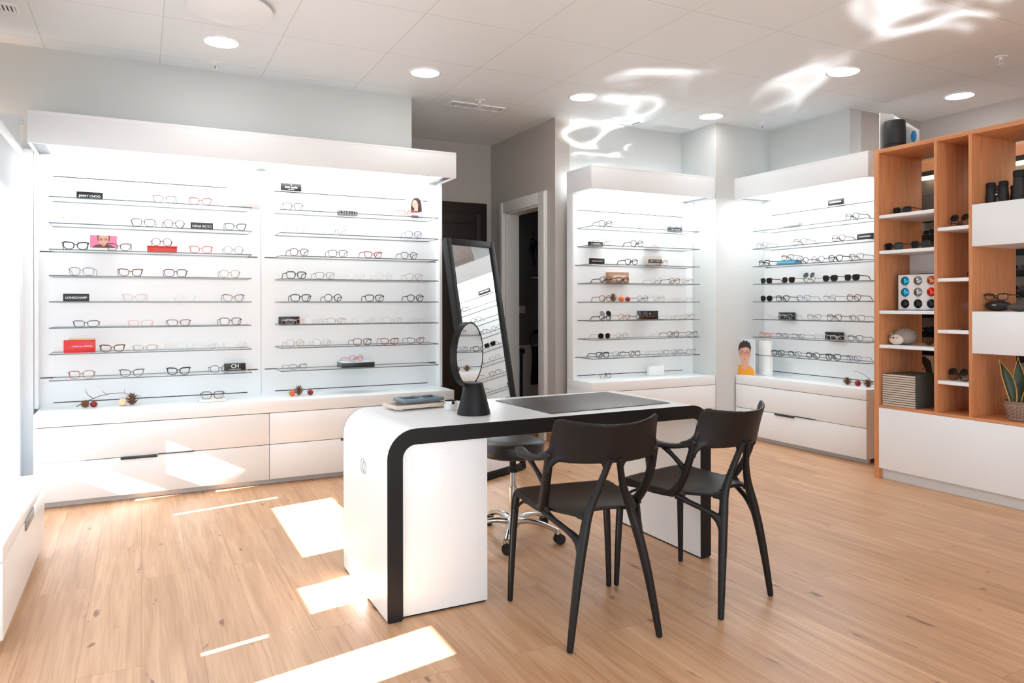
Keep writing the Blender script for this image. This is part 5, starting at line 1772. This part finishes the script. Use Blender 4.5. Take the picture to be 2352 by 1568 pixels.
def vent(label, x0, x1, y0, y1, along='x'):
    o = thing('ceiling_vent', label, 'air vent', (0, 0, ZC), 0, 'ceiling air vents')
    b = MB()
    t = 0.02
    for a, b_, c, d_ in ((x0, x1, y0, y0 + t), (x0, x1, y1 - t, y1), (x0, x0 + t, y0 + t, y1 - t), (x1 - t, x1, y0 + t, y1 - t)):
        b.box(a, b_, c, d_, -0.008, 0.0)
    b.build('vent_frame', M['satin'], o)
    MB().box(x0 + t, x1 - t, y0 + t, y1 - t, -0.0012, -0.0002).build('vent_recess', M['slot'], o)
    n = int((x1 - x0 - 2 * t) / 0.02)
    b = MB()
    for i in range(n):
        x = x0 + t + 0.01 + i * 0.02
        b.box(x - 0.006, x + 0.006, y0 + t, y1 - t, -0.006, -0.0014)
    b.build('vent_slats', M['satin'], o)
    return o
vent('long slotted vent in the corridor ceiling', 2.25, 2.74, 5.46, 5.60)
vent('slotted vent above the middle display near the column', 4.22, 4.66, 5.30, 5.46)
vent('slotted vent above the middle display, left of the other', 3.70, 4.06, 5.30, 5.46)
vent('slotted vent in the top left corner of the ceiling', -1.1, -0.60, 4.80, 4.94)

# ------------------------------------------------------------------ washroom things seen through the doorway
o = thing('towel_ring', 'dark ring with black towel on the washroom wall', 'towel ring', (3.87, 7.0, 0.90))
MB().tube([(0.085 * math.sin(2 * PI * i / 32), -0.03, -0.06 + 0.085 * math.cos(2 * PI * i / 32)) for i in range(32)], 0.006, 8, closed=True).build('ring', M['black'], o)
MB().box(-0.02, 0.02, -0.036, 0.0, 0.01, 0.05, 0.004).build('bracket', M['black'], o)
def tw(u, v):
    return (-0.075 + 0.15 * u + 0.01 * math.sin(v * 5), -0.038 - 0.008 * math.sin(u * PI * 3) - 0.01 * v, -0.13 - 0.42 * v)
o = MB().surf(tw, 16, 12, 0.012).build('towel', mat('black_towel', (28, 28, 32), 0.95, noise=0.2, nscale=200, bump=0.5))
tag(o, 'black hand towel hanging from the ring in the washroom', 'towel')
o.location = (3.87, 7.0, 0.90)
o = thing('socket', 'pale wall socket on the dark washroom wall', 'socket', (3.70, 7.0, 1.17))
MB().box(-0.04, 0.04, -0.012, 0, -0.04, 0.04, 0.003).build('plate', M['wains'], o)
b = MB()
for sx in (-0.012, 0.012):
    b.lathe([(0, 0), (0.003, 0), (0.003, 0.001), (0, 0.001)], 8, (sx, 0, 0))
hb = b.build('socket_holes', M['black'], o)
hb.matrix_local = Matrix.Translation((0, -0.0122, 0)) @ Matrix.Rotation(PI / 2, 4, 'X')
o = thing('heating_pipe', 'dark vertical pipe with round valve inside the washroom', 'pipe', (3.67, 6.95, 0))
MB().tube([(0, 0, 0.02), (0, 0, 0.70)], 0.014, 12).build('pipe', M['black'], o)
MB().tube([(0, 0.02, 0.72), (0, -0.03, 0.72)], 0.03, 20).build('valve', M['darkalu'], o)
o = thing('wall_ornament', 'dark hanging ornament of leaves on the washroom wall', 'ornament', (3.84, 7.0, 1.86))
b = MB()
rnd = random.Random(11)
for i in range(26):
    x, z = rnd.uniform(-0.05, 0.08), rnd.uniform(-0.10, 0.08)
    b.ball((x, -0.03 + rnd.uniform(-0.015, 0.01), z), rnd.uniform(0.012, 0.026), (1, 0.6, 1.2), 8)
b.ball((0, -0.025, -0.17), 0.03, (0.8, 0.6, 1.2), 10)
b.tube([(0, -0.02, 0.15), (0, -0.02, -0.15)], 0.008, 8)
b.build('cluster', M['rubber'], o, 60)
MB().ball((0.075, -0.04, 0.07), 0.016, (1, 1, 1), 12).build('knob', M['gold'], o, 80)
o = thing('glass_shelf_bracket', 'small glass shelf on the dark washroom wall', 'shelf', (3.87, 7.0, 1.50))
MB().box(-0.1, 0.1, -0.11, 0.0, -0.004, 0.004).build('shelf_glass', M['acrylic'], o)
b = MB()
for i in range(5):
    b.ball((-0.07 + 0.035 * i, -0.05, 0.018), 0.014, (1, 1, 1), 8)
b.build('shelf_rail', M['steel'], o, 80)
